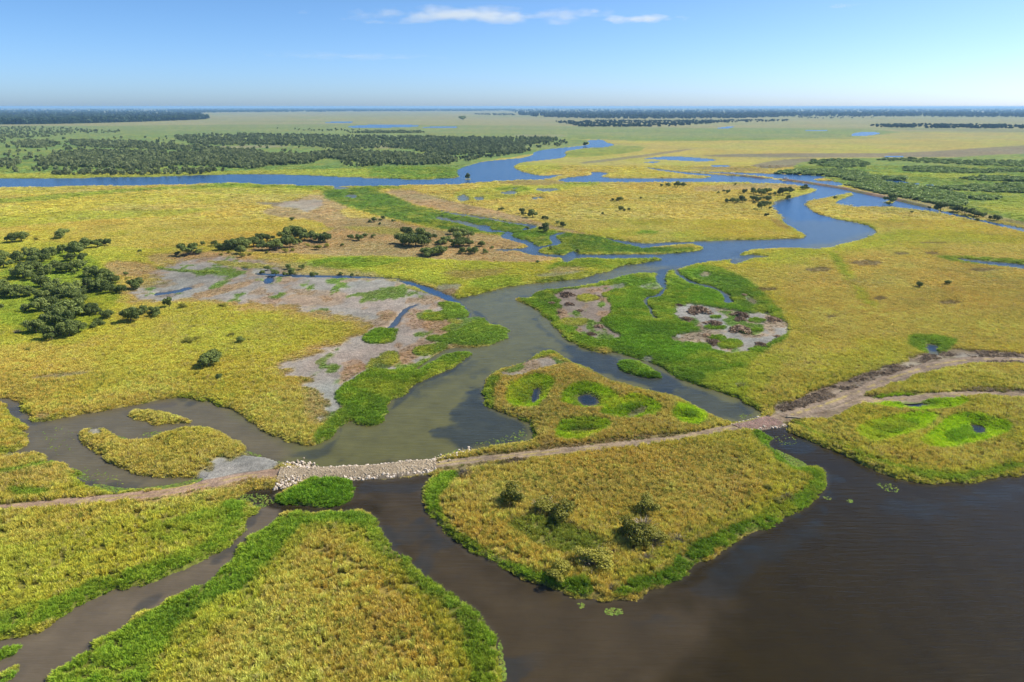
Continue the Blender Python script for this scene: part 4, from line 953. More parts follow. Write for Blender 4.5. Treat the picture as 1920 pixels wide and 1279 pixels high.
def plant(name, px, py, wpx, crown, stem, label, cat, group=None, hs=1.0, cname='crown', sname='trunk', extra=None):
    x, y = ground(px, py); x, y = float(x), float(y)
    W = wpx * depth(y) / FPX * (1.36 if cat == 'shrub' else 1.34)
    root = add_obj(name, None, loc=(x, y, max(zat(x, y), -.1)))
    root.rotation_euler = (0, 0, random.random() * 6.283)
    c = add_obj(cname, crown, None, root); c.scale = (W, W * random.uniform(.85, 1.1), W * hs * random.uniform(.92, 1.1))
    if stem is not None:
        s = add_obj(sname, stem, None, root); s.scale = (W, W, W * hs)
    if extra is not None:
        e = add_obj('branches', extra, None, root); e.scale = (W * 1.05, W, W * hs * 1.3)
    if len(label.replace('-', ' ').split()) > 16: print('LONG', label)
    return tag(root, label, cat, group)

ORD = ['first','second','third','fourth','fifth','sixth','seventh','eighth','ninth','tenth','eleventh','twelfth','thirteenth','fourteenth','fifteenth','sixteenth','seventeenth','eighteenth','nineteenth','twentieth',
       'twenty-first','twenty-second','twenty-third','twenty-fourth','twenty-fifth','twenty-sixth','twenty-seventh','twenty-eighth','twenty-ninth','thirtieth','thirty-first','thirty-second']
def clump(pts, where, group, kind='tree', hs=.95):
    order = sorted(pts, key=lambda p: p[0]); n = len(order); wid = [p[2] for p in order]; med = sorted(wid)[n // 2]
    for i, (px, py, wp) in enumerate(order):
        size = 'large' if wp > med * 1.15 else ('small' if wp < med * .75 else 'rounded')
        pos = 'leftmost' if i == 0 else ('rightmost' if i == n - 1 else ORD[i] + ' from left')
        if n == 1: lab = f'{size} dark green tree {where}'
        elif n == 2: lab = f"{size} dark green tree, {'left' if i == 0 else 'right'} of two {where}"
        else: lab = f'{size} dark green tree, {pos} {where}'
        sparse = wp < med * .62
        plant('bushy_tree', px, py, wp, random.choice(CROWN_OPEN if sparse else CROWN), random.choice(TRUNK), lab, 'tree', group, hs)

LEFT = 'trees of the wood on the left'
clump([(200,463,14),(184,466,17),(162,468,20),(152,473,16),(143,466,12),(142,482,26),(118,478,17),(133,492,16),(155,492,16),(158,499,10)], 'in the upper tail of the left wood', LEFT)
clump([(24,457,17),(41,455,19)], 'standing above the left wood', LEFT)
clump([(117,449,20)], 'alone in the field above the left wood', LEFT)
clump([(37,494,21),(62,488,25),(80,493,22),(93,487,22),(60,502,22),(48,508,18),(70,512,22),(88,517,19),(106,513,22),(125,514,23),(146,511,21),(141,517,9),(5,490,20),(8,505,25),(45,525,28),(60,528,17),(34,522,16),(78,523,13),(77,542,23)], 'in the upper block of the left wood', LEFT)
clump([(172,521,21),(188,522,19),(201,520,15),(213,534,20),(202,531,20),(170,551,30),(190,549,28),(208,553,19),(226,554,17),(238,519,8)], 'in the right arm of the left wood', LEFT)
clump([(100,546,22),(95,559,27),(120,551,21),(136,556,25),(153,557,18),(115,566,25),(140,569,28),(153,574,20),(80,566,22),(101,579,22),(80,587,25),(55,588,18)], 'in the middle block of the left wood', LEFT)
clump([(5,556,30),(20,561,28),(38,561,25),(55,559,20),(2,581,12)], 'in the block at the left picture edge', LEFT)
clump([(130,602,38),(110,599,30),(142,592,30),(165,594,23),(181,593,24),(200,601,19),(70,627,27),(98,640,28),(116,634,26),(131,635,26),(148,627,25),(122,616,32),(100,613,30)], 'in the lowest block of the left wood', LEFT)
clump([(188,614,14),(177,619,11)], 'right of the lowest wood block', LEFT)
clump([(246,607,29)], 'alone right of the left wood, broad', 'loose trees in the golden field')
clump([(277,592,17),(290,598,21)], 'overlapping in golden grass', 'loose trees in the golden field')
clump([(258,544,22)], 'beside the pale creek right of the wood', 'loose trees in the golden field')
plant('bushy_tree',318,580,15,CROWN_OPEN[0],TRUNK[0],'greyish sparse tree below the mud creek, taller of two','tree','loose trees in the golden field')
plant('shrub',345,581,13,CROWN_SH[0],STEM[0],'brownish low round shrub right of the greyish sparse tree','shrub',None,.8,'foliage','stem')
clump([(392,691,28),(405,682,25)], 'huddled in the open field', 'loose trees in the golden field')
clump([(411,716,12)], 'small and alone above the pool bank', 'loose trees in the golden field')
clump([(452,646,13)], 'small and alone right of the low shrubs', 'loose trees in the golden field')
for i, (a, b, c) in enumerate([(352,647,20),(370,641,13),(432,634,13),(52,661,11),(418,579,15),(239,526,9)]):
    plant('shrub',a,b,c,CROWN_SH[i % 3],STEM[i % 2],['low flat shrub left of the small lone tree','small low shrub just behind the flat shrub','grey green low shrub behind the small lone tree','tiny dark shrub near the left edge of the golden field','pale flat shrub at the far edge of the golden field','tiny shrub beside the right arm of the wood'][i],'shrub','low shrubs in the golden field',.5,'foliage','stem')
plant('dead_shrub',33,628,12,TWIG[0],None,'pale leafless shrub left of the lowest block of wood','shrub',None,1.4,'branches')
plant('shrub',70,452,7,CROWN_SH[1],STEM[0],'tiny brown shrub between the upper trees at far left','shrub',None,.9,'foliage','stem')
MID = 'trees of the long clump above the mud flat'
clump([(380,463,8),(403,464,11),(410,471,12),(422,471,17),(435,470,20),(449,466,23),(459,469,18),(452,478,18),(476,465,20),(489,455,16)], 'in the left half of the long clump', MID)
clump([(507,454,13),(492,471,18),(506,471,18),(520,470,20),(530,466,20),(544,465,23),(534,451,20),(553,446,22),(563,451,22),(571,452,18),(584,453,17),(597,455,20),(610,456,20),(562,459,10)], 'in the right half of the long clump', MID)
clump([(547,416,7)], 'tiny and alone above the long clump', MID)
clump([(262,475,6),(264,474,5)][:1], 'tiny, in the field left of the grey thicket', MID)
for i, (a, b, c) in enumerate([(415,482,7),(429,477,7),(468,481,7),(537,475,10),(548,473,8),(594,470,14),(578,465,9),(612,465,9),(455,484,10),(500,478,7)]):
    plant('shrub',a,b,c,CROWN_SH[i % 3],STEM[i % 2],f'{"rightmost" if a==612 else ORD[sorted([415,429,468,537,548,594,578,612,455,500]).index(a)]} small shrub from left below the long clump','shrub','sparse shrubs below the long clump',.8,'foliage','stem')
for i, (a, b, c) in enumerate([(357,480,25),(333,480,9),(371,479,12)]):
    plant('dead_shrub',a,b,c,CROWN_OPEN[i],TWIG[i],['broad grey thicket left of the long clump','small grey shrub left of the broad grey thicket','small grey shrub right of the broad grey thicket'][i],'shrub','grey thickets',.75,'foliage','branches')
clump([(491,515,9),(502,509,10),(517,519,12),(536,520,8),(547,515,14),(566,508,10),(589,520,12),(541,507,10),(659,518,7),(640,516,6)], 'along the creek above the mud flat', 'trees along the creek')
CEN = 'trees in the dry marsh centre'
clump([(658,451,10),(673,453,14),(684,447,8),(700,448,8),(642,464,6)], 'in the sparse row left of the central thicket', CEN)
clump([(702,418,9),(693,419,6),(713,416,6),(718,413,7),(738,418,6),(712,423,5)], 'in the tiny group above the central thicket', CEN)
clump([(755,459,24),(767,463,28),(780,464,30),(796,463,25),(787,451,26),(763,444,20),(808,453,17),(822,461,12)], 'in the central thicket', CEN, hs=.8)
clump([(837,459,16),(857,465,21),(870,463,18),(881,463,14),(850,441,16),(877,449,20),(858,453,18),(903,464,11),(922,468,6)], 'in the group right of the central thicket', CEN, hs=.85)
clump([(797,479,16),(808,483,24),(823,480,22),(833,476,13)], 'in the small thicket below the central one', CEN, hs=.75)
clump([(865,478,13),(878,478,12),(890,478,14),(910,478,10)], 'in the short row below the right group', CEN)
FLD = 'trees in the far golden field'
clump([(936,396,5),(941,395,6),(978,401,9),(982,406,8),(998,409,15),(1020,413,7),(1025,414,6),(1046,421,6),(1056,427,10)], 'along the near edge of the far golden field', FLD)
clump([(989,432,8),(1020,437,17),(1033,470,6),(1083,474,7),(1008,496,6)], 'among the marsh creeks', CEN)
clump([(1149,378,6),(1158,378,8),(1164,378,8),(1202,374,4),(1164,397,10),(1170,398,5),(1179,396,5),(1130,404,5)], 'scattered in the far golden field', FLD)
clump([(1240,351,6),(1253,351,8),(1270,352,11),(1281,352,9)], 'in the row at the far field edge', FLD)
BND = 'trees on the inside of the river bend'
clump([(1347,364,5),(1357,361,5),(1365,364,7),(1378,349,4),(1396,364,8),(1413,365,12),(1427,367,14),(1438,365,12),(1452,367,6),(1443,368,6),(1467,367,14),(1480,364,11),(1477,373,8),(1505,357,9),(1511,357,10)], 'in the back row at the river bend', BND)
clump([(1364,382,8),(1373,382,10),(1382,382,8),(1392,381,14),(1413,378,11),(1422,380,10),(1432,375,6),(1440,379,11),(1428,386,9),(1437,386,8),(1442,385,7),(1427,393,12),(1414,383,6),(1444,393,5),(1437,408,7)], 'in the front row at the river bend', BND)
CAN = 'trees along the canal bank'
clump([(1787,398,10),(1797,399,12),(1808,401,10),(1816,404,12),(1826,406,12),(1834,408,10),(1843,409,10),(1857,413,8),(1868,415,12),(1875,413,6),(1832,416,6)], 'on the canal bank at the right', CAN)
clump([(1668,381,18)], 'on a tiny islet in the canal', CAN); clump([(1763,396,17)], 'leaning over the canal, broad', CAN); clump([(1742,391,5)], 'tiny, at the canal water edge', CAN); clump([(1709,401,5)], 'tiny, in the field below the canal', CAN); clump([(1565,374,6)], 'small, on the tongue of land in the river bend', BND)
plant('bushy_tree',877,337,8,CROWN[0],TRUNK[0],'lone tree standing in the middle of the blue river','tree',None,1.5)
plant('bushy_tree',1098,274,7,CROWN[1],TRUNK[1],'lone tree at the far hook of the blue river','tree',None,1.2)
plant('bushy_tree',868,225.5,11,CROWN[2],TRUNK[2],'big solitary tree on the distant plain','tree',None,.75)
clump([(1723,541,12),(1775,536,9)], 'in the right golden field', 'loose trees in the right field')
plant('dead_shrub',1388,730,22,TWIG_DENSE[0],None,'grey leafless bush on the bank of the right channel','shrub',None,.9,'branches')
FS = 'shrubs on the middle island'
SHR = [(958,952,40,'o','olive shrub nearest the lake arm on the middle island, leftmost'),(1022,960,38,'t','twiggy half bare shrub left of the dark round shrub'),(1055,982,43,'o','dark olive round shrub casting a strong shadow, middle island'),
 (1211,968,35,'o','olive shrub at the top of the right shrub group'),(1182,1020,46,'o','largest bright olive shrub in the right shrub group'),(1206,994,38,'d','grey leafless shrub behind the largest olive shrub'),
 (1222,1024,36,'t','half bare shrub just right of the largest olive shrub'),(1270,1020,29,'d','grey leafless shrub, rightmost of the right shrub group'),(1242,1020,20,'o','small olive shrub between two bare shrubs'),
 (1110,1066,50,'t','broad brownish twiggy shrub near the island tip'),(1051,1090,38,'o','olive shrub closest to the lake arm at the island tip'),(1211,1057,27,'d','low grey shrub between the green shore and shrub group'),(1147,1110,22,'d','low dead shrub at the southern tip of the island'),(1149,1040,18,'d','small grey shrub right of the broad twiggy shrub'),
 (1477,942,26,'d','brownish bare shrub near the right corner of the island'),(1457,947,17,'t','dark low shrub left of the brownish bare shrub'),(1440,924,14,'o','small olive shrub above the brownish bare shrub'),(867,893,25,'d','dry brown bush at the right end of the rock causeway')]
for i, (a, b, c, k, lab) in enumerate(SHR):
    if k == 'o': plant('shrub',a,b,c,CROWN_SH[i % 3],STEM[i % 2],lab,'shrub',FS,.95,'foliage','stem')
    elif k == 't': plant('shrub',a,b,c,CROWN_SH[(i + 1) % 3],STEM[i % 2],lab,'shrub',FS,.7,'foliage','stem',TWIG_DENSE[i % 2])
    else: plant('dead_shrub',a,b,c,TWIG_DENSE[i % 2],STEM[i % 2],lab,'shrub',FS,.85,'branches','stem')

# dead sedge mounds on the flats
def mound_mesh(seed):
    rs = np.random.RandomState(seed); V = []; F = []
    for i in range(420):
        a = rs.rand() * 6.28; r = .5 * math.sqrt(rs.rand()) * (.72 + .28 * math.sin(3 * a + seed) + .16 * math.sin(5 * a + 2 * seed)); z0 = .10 * (1 - (2 * r) ** 2) * (1 + .5 * rs.rand())
        p = np.array([r * math.cos(a), r * .8 * math.sin(a), z0]); d = rs.randn(3) * np.array([1, 1, .45]); d /= np.linalg.norm(d); q = np.cross(d, rs.randn(3)); q = q / np.linalg.norm(q) * .014; L = rs.uniform(.03, .08); s = len(V)
        V += [p - d * L - q, p + d * L - q, p + d * L + q, p - d * L + q]; F.append((s, s + 1, s + 2, s + 3))
    return new_mesh('dead_sedge_mound', np.array(V), np.array(F))
MND = [mound_mesh(i) for i in range(4)]
for m_ in MND: m_.materials.append(M_DEADSEDGE)
E_ = [(1310,586,54),(1273,575,16),(1288,602,30),(1388,594,38),(1387,602,28),(1338,610,38),(1387,622,50),(1427,651,32),(1450,603,32),(1458,634,17),(1338,646,35),(1395,556,15),(1325,632,22)]
W_ = [(1063,556,35),(1067,573,23),(1047,589,15),(1087,585,16),(1123,615,23),(1108,630,23),(1122,559,13),(1035,571,18)]
for nm, lst in (('on the pale mud among green tufts, right', E_), ('on the brown mud near the river bank, left', W_)):
    for i, (a, b, c) in enumerate(sorted(lst)):
        x, y = ground(a, b); x, y = float(x), float(y); W = c * depth(y) / FPX
        o = add_obj('dead_sedge_mound', MND[i % 4], None, None, (x, y, zat(x, y))); o.scale = (W, W * 1.5, W * .8 + .4); o.rotation_euler = (0, 0, random.uniform(-.3, .3))
        part = nm.split(',')
        tag(o, f'brown heap of dead sedge {part[0]}, {ORD[i]} from left', 'sedge mound', 'dead sedge heaps on the mud')

# ------------------------------------------------------------------ woods beyond counting
def far_tree(name, seed, m, q=130, nl=6, flat=.85, leaf=.12):
    me = new_mesh(name, *make_crown(seed, nl, q, leaf, flat, .1)); me.materials.append(m); return bpy.data.objects.new(name, me)
P_WOOD = [far_tree('wood_crown', 200 + i, M_WOODLEAF) for i in range(5)]
P_THICK = [far_tree('thicket_crown', 220 + i, M_THICKET, 110, 7, .6) for i in range(4)]
P_FOREST = [far_tree('forest_crown', 240 + i, M_FARLEAF, 70, 5, .9, .16) for i in range(4)]
def fill(poly, n, seed):
    """random points inside a traced outline, even across the picture band it covers"""
    rs = np.random.RandomState(seed); P = np.array(poly, float); out = []
    q = smooth_poly(poly)
    Q = np.array(q); gx, gy = ground(Q[:, 0], Q[:, 1])
    px = rs.uniform(P[:, 0].min(), P[:, 0].max(), n * 4); py = rs.uniform(P[:, 1].min(), P[:, 1].max(), n * 4)
    ins = np.zeros(len(px), bool)
    for i in range(len(Q)):
        x0, y0 = Q[i]; x1, y1 = Q[(i + 1) % len(Q)]
        if y0 == y1: continue
        c = (y0 > py) != (y1 > py); ins ^= c & (px < (x1 - x0) * (py - y0) / (y1 - y0) + x0)
    px, py = px[ins][:n], py[ins][:n]
    return ground(px, py)
def woods(name, lst, protos, size, label, zs=1.0, cat='wood', seed=0, clumpy=0, mul=1.0):
    xs, ys = [], []
    for i, (poly, n) in enumerate(lst):
        x, y = fill(poly, int(n * mul), seed + i); xs.append(x); ys.append(y)
    x = np.concatenate(xs); y = np.concatenate(ys)
    hz, l = lookup(x, y, [HG, LG])
    k = (l > 1)
    if clumpy: k &= fbm(x / 25, y / 60, 400 + seed, 3) > clumpy
    x, y, hz = x[k], y[k], hz[k]
    s = RNG.uniform(size[0], size[1], len(x))
    rot = np.zeros((len(x), 3)); rot[:, 2] = RNG.uniform(0, 6.283, len(x))
    print(name, len(x))
    return scatter(name, np.stack([x, y, hz], 1), rot, np.stack([s, s, s * zs * RNG.uniform(.85, 1.2, len(x))], 1), np.ones((len(x), 3)) * .1, protos, label, cat)
WOODS = [
 ([(-250,240),(60,238),(130,240),(160,244),(240,247),(200,251),(150,250),(90,258),(0,262),(-250,264)],620),
 ([(25,269),(60,264),(120,268),(90,279),(30,277)],150),([(118,265),(200,264),(270,268),(330,274),(400,276),(420,282),(330,283),(240,280),(140,276)],420),
 ([(95,288),(160,283),(280,285),(400,288),(480,288),(560,291),(605,297),(590,307),(540,311),(500,313),(480,319),(450,317),(330,310),(300,316),(270,321),(200,316),(120,315),(60,311),(95,299)],1350),
 ([(-250,302),(40,301),(38,313),(-250,316)],260),
 ([(320,259),(340,254),(480,252),(560,253),(640,255),(800,257),(900,259),(1000,259),(1050,260),(1040,268),(980,272),(990,286),(960,291),(900,289),(830,294),(800,289),(760,279),(690,279),(640,281),(600,277),(540,273),(450,273),(370,273)],2300),
 ([(370,284),(420,280),(500,286),(480,293),(400,290)],170),([(540,301),(600,286),(660,285),(760,291),(840,295),(860,304),(820,309),(780,311),(690,309),(640,299)],620),
 ([(655,249),(690,247),(730,247),(797,247),(797,250),(720,251),(655,250)],150),([(100,326),(260,324),(330,323),(410,319),(430,325),(330,329),(100,330)],70),([(-250,270),(100,262),(640,250),(640,300),(400,320),(100,326),(-250,322)],330),([(640,284),(860,290),(900,300),(850,310),(700,312),(640,318)],120),([(880,262),(1050,262),(1090,268),(1040,276),(950,292),(900,300),(870,303)],130),([(500,240),(780,246),(700,252),(560,246)],26)]
woods('woodland', WOODS, P_WOOD, (3.0, 5.0), 'grey green woodland in long bands beyond the blue river', 1.05, 'woodland', 1, 0, 1.5)
THICK = [([(1450,326),(1485,319),(1600,321),(1640,329),(1620,335),(1560,333),(1480,331)],330),([(1580,346),(1640,341),(1700,349),(1760,359),(1800,367),(1815,379),(1790,391),(1740,381),(1680,369),(1620,358)],700),
 ([(1690,316),(1750,313),(1830,320),(1920,317),(2100,320),(2100,328),(1920,323),(1800,327),(1700,323)],420),([(1720,353),(1800,351),(1920,346),(2100,350),(2100,372),(1960,366),(1850,361),(1760,357)],520),([(1620,301),(1700,297),(1800,301),(1920,303),(2100,300),(2100,315),(1920,315),(1760,307)],420),
 ([(1800,335),(1860,332),(1920,336),(2100,338),(2100,343),(1920,342),(1820,340)],260),([(1500,303),(1600,298),(1640,312),(1560,318)],120),([(1810,372),(1850,370),(1880,374),(1840,378)],30),([(1560,332),(1700,332),(1690,340),(1600,341)],220)]
woods('thicket', THICK, P_THICK, (3.0, 6.5), 'green mangrove thicket in bands over the right marsh', .45, 'thicket', 31, 0, 1.5)
FOREST = [([(-300,203.4),(200,203.4),(330,205.5),(392,219),(392,224),(300,227.5),(150,232),(0,234),(-300,235)],5200),([(-300,228),(0,231),(150,229),(300,225),(390,221),(392,224),(300,227.5),(150,232),(0,234),(-300,235)],1500),
 ([(300,203),(960,203),(960,208.5),(700,209),(440,211),(330,212)],3600),([(900,203),(2240,201.8),(2240,219),(1920,220),(1700,219),(1500,218),(1400,222),(1250,223),(1080,222.5),(980,218),(960,209)],6800)]
PATCHES = [([(1030,229),(1090,227),(1180,226),(1240,227),(1330,226),(1485,225),(1480,228),(1360,230),(1300,234.5),(1240,238.5),(1080,238.5),(1075,234)],900),([(1625,237),(1660,233),(1920,236),(2240,238),(2240,242),(1900,241.5),(1660,240)],700),([(880,213),(960,213),(970,217),(900,216)],120),([(1480,217),(1600,217),(1700,220),(1500,224)],60)]
woods('distant_forest', FOREST, P_FOREST, (12, 20), 'dark blue green forest on the horizon', .95, 'forest', 61)
woods('distant_scrub', PATCHES, P_FOREST, (5, 8), 'broken dark scrub in front of the horizon forest', .8, 'scrub', 81, .42, 1.6)

# ------------------------------------------------------------------ water lilies and floating weed
def pad_mesh():
    V = [(0, 0, .01)]; n = 9
    for i in range(n): a = .25 + i / (n - 1) * 5.8; V.append((math.cos(a) * .5, math.sin(a) * .5, .012 + .03 * (i % 2)))
    me = new_mesh('lily_pad', V, [(0, i, i + 1) for i in range(1, n)]); me.materials.append(M_BLADE); return bpy.data.objects.new('lily_pad', me)
PAD = [pad_mesh()]
LILY = [([(172,905),(240,918),(330,908),(385,892),(380,902),(330,914),(250,924),(185,920)],900),([(120,872),(160,885),(170,905),(150,898)],120),([(1452,840),(1466,848),(1490,858),(1516,872),(1505,877),(1488,878),(1470,868),(1458,853)],800),([(920,697),(960,686),(995,674),(1000,678),(960,692),(922,700)],160),
 ([(870,835),(960,815),(985,800),(990,828),(930,836)],160),([(213,815),(240,822),(250,828),(215,820)],90),([(265,812),(300,808),(305,814),(270,822)],70),([(455,845),(480,850),(500,855),(480,858)],60),([(440,928),(500,925),(520,945),(480,955),(445,945)],260),
 ([(1130,1142),(1165,1140),(1170,1152),(1140,1155)],70),([(1080,1130),(1100,1130),(1090,1146)],25),([(1640,905),(1680,908),(1690,925),(1655,920)],70),([(1540,930),(1560,932),(1555,940)],25),([(1585,938),(1600,936),(1598,946)],20),([(160,870),(240,900),(220,915),(150,900)],60),([(1440,820),(1480,815),(1500,830),(1470,838)],40),([(935,1190),(945,1230),(950,1280),(935,1270)],160),([(1380,778),(1400,775),(1415,780),(1390,786)],30),([(70,800),(140,800),(140,860),(90,850)],60),([(1100,700),(1240,740),(1300,758),(1220,738)],50),([(560,868),(600,868),(590,874)],30),([(810,860),(850,845),(870,840),(840,856)],70)]
lx, ly = zip(*[fill(p, n, 500 + i) for i, (p, n) in enumerate(LILY)])
lx = np.concatenate(lx); ly = np.concatenate(ly)
ll = lookup(lx, ly, [LG])[0]; kk = (ll < .2); lx, ly = lx[kk], ly[kk]
s = RNG.uniform(.12, .34, len(lx)); cc = np.array([.20, .27, .05]) * RNG.uniform(.6, 1.4, (len(lx), 1)) * (1 + RNG.normal(0, .12, (len(lx), 3)))
scatter('water_lilies', np.stack([lx, ly, np.full(len(lx), .015)], 1), np.stack([RNG.normal(0, .06, len(lx)), RNG.normal(0, .06, len(lx)), RNG.uniform(0, 6.28, len(lx))], 1), np.stack([s, s, s], 1), np.clip(cc, .02, .6), PAD, 'yellow green lily pads floating in loose patches', 'water lilies')

# ------------------------------------------------------------------ small built things
def boxm(name, parts, m, parent, bevel=0):
    V, F = [], []
    for (x0, y0, z0), (x1, y1, z1), tp in parts:
        s = len(V); cx, cyy = (x0 + x1) / 2, (y0 + y1) / 2
        for zz, k in ((z0, 1), (z1, tp)):
            for a, b in ((x0, y0), (x1, y0), (x1, y1), (x0, y1)): V.append((cx + (a - cx) * k, cyy + (b - cyy) * k, zz))
        F += [(s + 3, s + 2, s + 1, s), (s + 4, s + 5, s + 6, s + 7)] + [(s + i, s + (i + 1) % 4, s + 4 + (i + 1) % 4, s + 4 + i) for i in range(4)]
    return add_obj(name, new_mesh(name, V, F), m, parent)
def cyl(name, p0, p1, r, m, parent, n=12, r1=None):
    p0, p1 = np.array(p0, float), np.array(p1, float); d = p1 - p0; d /= np.linalg.norm(d); q = np.cross(d, (.31, .2, .9)); q /= np.linalg.norm(q); w_ = np.cross(d, q); r1 = r if r1 is None else r1
    V = [p + rr * (math.cos(6.283 * i / n) * q + math.sin(6.283 * i / n) * w_) for p, rr in ((p0, r), (p1, r1)) for i in range(n)]
    F = [(i, (i + 1) % n, n + (i + 1) % n, n + i) for i in range(n)] + [tuple(range(n - 1, -1, -1)), tuple(range(n, 2 * n))]
    return add_obj(name, new_mesh(name, V, F), m, parent)
def vehicle(px, py, rz, label):
    x, y = ground(px, py); x, y = float(x), float(y)
    r = add_obj('parked_vehicle', None, loc=(x, y, max(zat(x, y), .5))); r.rotation_euler = (0, 0, rz)
    boxm('body', [((-2.3, -.92, .45), (2.3, .92, 1.05), .98)], M_PAINT, r); boxm('cabin', [((-2.1, -.85, 1.05), (.9, .85, 1.85), .88)], M_PAINT, r)
    for s in (-1, 1): boxm('window', [((-1.7, s * .835 - .03, 1.2), (.5, s * .835 + .03, 1.62), .95)], M_GLASS, r)
    boxm('windscreen', [((.80, -.7, 1.12), (.93, .7, 1.7), .92)], M_GLASS, r)
    for a in (-1.4, 1.45):
        for s in (-1, 1): cyl('wheel', (a, s * .72, .38), (a, s * .95, .38), .38, M_RUBBER, r)
    return tag(r, label, 'vehicle', 'white vehicles on the levee')
# levee banks that carry the vehicles
def levee(pts, width, hgt, label):
    P = np.array(smooth_poly(pts, False, 2)); gx, gy = ground(P[:, 0], P[:, 1]); s = np.concatenate([[0], np.cumsum(np.hypot(np.diff(gx), np.diff(gy)))]); n = max(8, int(s[-1] / 4)); t = np.linspace(0, s[-1], n)
    x = np.interp(t, s, gx); y = np.interp(t, s, gy); tx, ty = np.gradient(x), np.gradient(y); L = np.hypot(tx, ty); nx, ny = -ty / L, tx / L
    K = np.array([-1.6, -.75, -.45, 0, .45, .75, 1.6]) * width * .5; ZK = np.array([-.5, .45, .95, 1, .95, .45, -.5]) * hgt
    XX = x[:, None] + nx[:, None] * K; YY = y[:, None] + ny[:, None] * K; ZZ = np.tile(ZK, (n, 1)) + .25 * (fbm(XX / 5, YY / 5, 3, 3) - .5); ZZ[[0, -1]] -= hgt
    col = np.array([.26, .17, .11])[None, None] * (.7 + .6 * fbm(XX / 6, YY / 6, 4, 3))[..., None]; gg = sstep(.45, .6, fbm(XX / 9, YY / 9, 8, 3))[..., None] * .5; col = col * (1 - gg) + np.array([.15, .2, .05]) * gg
    ii = np.arange(n * 7).reshape(n, 7); F = np.stack([ii[:-1, :-1], ii[1:, :-1], ii[1:, 1:], ii[:-1, 1:]], -1).reshape(-1, 4)
    return tag(add_obj('levee', new_mesh('levee', np.stack([XX.ravel(), YY.ravel(), ZZ.ravel()], 1), F, col.reshape(-1, 3), True), M_GROUND), label, kind='structure')
levee([(1345,326),(1372,328),(1400,331),(1437,335)], 5, 1.0, 'narrow earth levee between lagoon and river, left of the gap')
levee([(1460,337.5),(1475,338),(1513,343),(1580,353),(1613,361),(1660,370),(1700,379),(1747,390)], 6, 1.1, 'long earth levee along the far bank of the river bend')
vehicle(1373, 328, .35, 'tiny white vehicle on the short levee left of the gap'); vehicle(1473, 337.5, .2, 'tiny white vehicle at the end of the long levee')
x, y = ground(1485, 336); r = add_obj('marker_post', None, loc=(float(x), float(y), .3)); cyl('post', (0, 0, 0), (0, 0, 4.2), .09, M_STEEL, r, 10, .07); boxm('board', [((-.45, -.04, 3.3), (.45, .04, 4.1), 1)], M_PAINT, r); tag(r, 'thin pale marker post on the levee beside the lagoon', 'post')
xa, ya = ground(1474, 787); xb, yb = ground(1526, 792.5); mx_, my_ = (xa + xb) / 2, (ya + yb) / 2; zl = max(zat(float(mx_), float(my_)), .3) + .22
V, F = [], []; n = 24; rs = np.random.RandomState(3)
for i in range(n):
    t = i / (n - 1); p = np.array([xa + (xb - xa) * t - mx_, ya + (yb - ya) * t - my_ + .12 * math.sin(t * 5), 0]); rr = .17 * (1 - .35 * t) * (1 + .12 * rs.randn())
    d = np.array([xb - xa, yb - ya, 0]); d /= np.linalg.norm(d); q = np.array([-d[1], d[0], 0])
    for j in range(8): V.append(p + rr * (math.cos(j * .7854) * q + math.sin(j * .7854) * np.array([0, 0, 1])))
F = [(i * 8 + j, i * 8 + (j + 1) % 8, (i + 1) * 8 + (j + 1) % 8, (i + 1) * 8 + j) for i in range(n - 1) for j in range(8)] + [tuple(range(7, -1, -1)), tuple(range((n - 1) * 8, n * 8))]
tag(add_obj('fallen_log', new_mesh('fallen_log', np.array(V), F, None, True), M_LOG, None, (float(mx_), float(my_), zl)), 'long pale log lying beside the track at the gravel causeway', 'log')

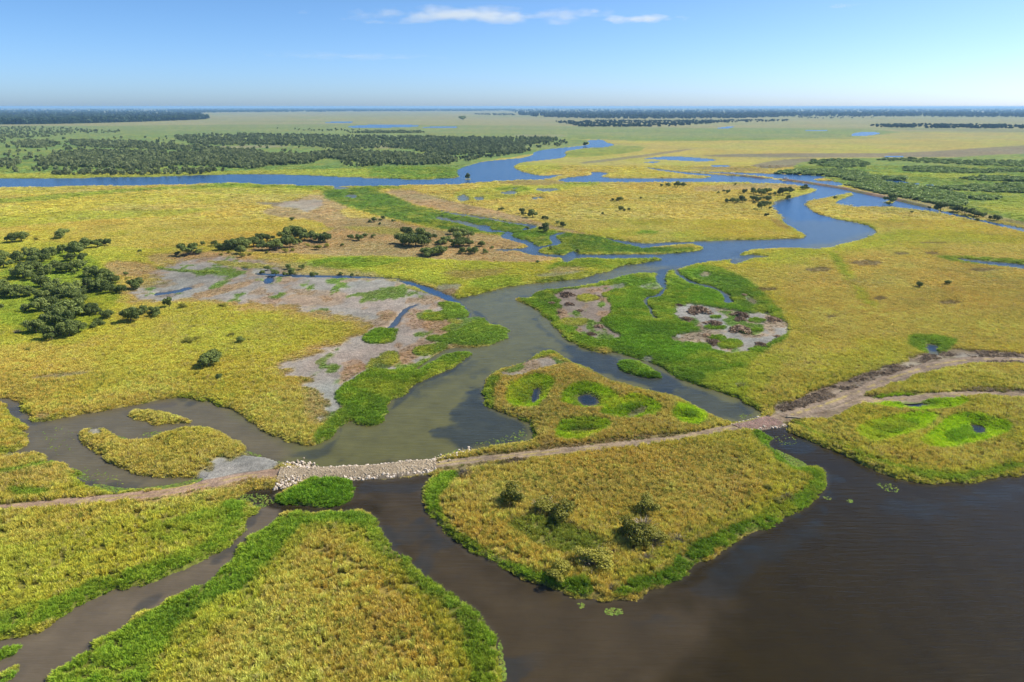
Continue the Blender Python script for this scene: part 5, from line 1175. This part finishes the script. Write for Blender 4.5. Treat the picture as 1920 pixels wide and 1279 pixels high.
# ------------------------------------------------------------------ clouds and haze
def cloud(px, py, wpx, hpx, dist, label, dens, seed, depth_f=1.4):
    a = (px - 960) / FPX; b = (639.5 - py) / FPX
    d = Vector((a, CP + b * SP, -SP + b * CP)).normalized()
    c = Vector((0, 0, CAM_H)) + d * dist
    W, Hc = wpx / FPX * dist, hpx / FPX * dist
    import bmesh
    bm = bmesh.new(); bmesh.ops.create_icosphere(bm, subdivisions=4, radius=.5)
    rs = np.random.RandomState(seed)
    for v_ in bm.verts: v_.co = Vector((v_.co.x * W, v_.co.y * W * depth_f * .35, v_.co.z * Hc * (1.0 if v_.co.z > 0 else .75)))
    me = bpy.data.meshes.new('cloud'); bm.to_mesh(me); bm.free()
    m = bpy.data.materials.new('cloud_vapour'); m.use_nodes = True; nt = m.node_tree; nt.nodes.remove(nt.nodes['Principled BSDF']); out = nt.nodes['Material Output']
    pv = N(nt, 'ShaderNodeVolumePrincipled'); pv.inputs['Color'].default_value = (1, 1, 1, 1); pv.inputs['Anisotropy'].default_value = .0
    tc = N(nt, 'ShaderNodeTexCoord')
    mp = N(nt, 'ShaderNodeMapping'); mp.inputs['Scale'].default_value = (2 / W, 2 / (W * depth_f * .35), 2 / Hc); nt.links.new(tc.outputs['Object'], mp.inputs['Vector'])
    ln = N(nt, 'ShaderNodeVectorMath', operation='LENGTH'); nt.links.new(mp.outputs[0], ln.inputs[0])
    mn = N(nt, 'ShaderNodeMapping'); mn.inputs['Location'].default_value = (seed * 3.1, seed, 0); mn.inputs['Scale'].default_value = (1 / (Hc * 2.6), 1 / (Hc * 2.6), 1 / (Hc * .9)); nt.links.new(tc.outputs['Object'], mn.inputs['Vector'])
    nz = N(nt, 'ShaderNodeTexNoise'); nz.inputs['Scale'].default_value = 1.0; nz.inputs['Detail'].default_value = 5; nz.inputs['Roughness'].default_value = .6; nt.links.new(mn.outputs[0], nz.inputs['Vector'])
    s1 = N(nt, 'ShaderNodeMath', operation='MULTIPLY_ADD'); s1.inputs[1].default_value = 2.6; s1.inputs[2].default_value = -.75; nt.links.new(nz.outputs[0], s1.inputs[0])
    s2 = N(nt, 'ShaderNodeMath', operation='SUBTRACT'); nt.links.new(s1.outputs[0], s2.inputs[0]); nt.links.new(ln.outputs['Value'], s2.inputs[1]); 
    s3 = N(nt, 'ShaderNodeMath', operation='MULTIPLY', use_clamp=False); mx0 = N(nt, 'ShaderNodeMath', operation='MAXIMUM'); mx0.inputs[1].default_value = 0; nt.links.new(s2.outputs[0], mx0.inputs[0])
    nt.links.new(mx0.outputs[0], s3.inputs[0]); s3.inputs[1].default_value = dens; nt.links.new(s3.outputs[0], pv.inputs['Density']); nt.links.new(pv.outputs[0], out.inputs['Volume'])
    o = add_obj('cloud', me, m, None, c); o.rotation_euler = (0, 0, math.atan2(-d.x, d.y))
    return tag(o, label, 'cloud', 'thin streaks of cloud')
cloud(890, 28, 640, 27, 30000, 'longest white streak of cloud above the plain', .0011, 2)
cloud(1210, 37, 205, 18, 30000, 'short white streak of cloud right of the longest one', .0022, 5)
cloud(1115, 21, 52, 12, 30000, 'tiny white wisp between the two cloud streaks', .0026, 7)

cloud(660, 105, 460, 14, 34000, 'faint grey wisp of cloud low on the left of the sky', .00022, 11)
cloud(1588, 10, 70, 10, 30000, 'tiny faint wisp of cloud near the upper right corner', .0014, 13)
HB = 66.0
hx, hy0, hy1 = 62000, -3000, 62000
V = [(a, b, c) for c in (-2.5, HB) for a, b in ((-hx, hy0), (hx, hy0), (hx, hy1), (-hx, hy1))]
F = [(3, 2, 1, 0), (4, 5, 6, 7), (0, 1, 5, 4), (1, 2, 6, 5), (2, 3, 7, 6), (3, 0, 4, 7)]
m = bpy.data.materials.new('air'); m.use_nodes = True; nt = m.node_tree; nt.nodes.remove(nt.nodes['Principled BSDF'])
pv = N(nt, 'ShaderNodeVolumePrincipled'); pv.inputs['Color'].default_value = (.36, .63, 1.0, 1); pv.inputs['Density'].default_value = .00007; pv.inputs['Anisotropy'].default_value = .1
nt.links.new(pv.outputs[0], nt.nodes['Material Output'].inputs['Volume'])
tag(add_obj('haze', new_mesh('haze', V, F), m), 'pale blue haze over the plain', None, kind='stuff')
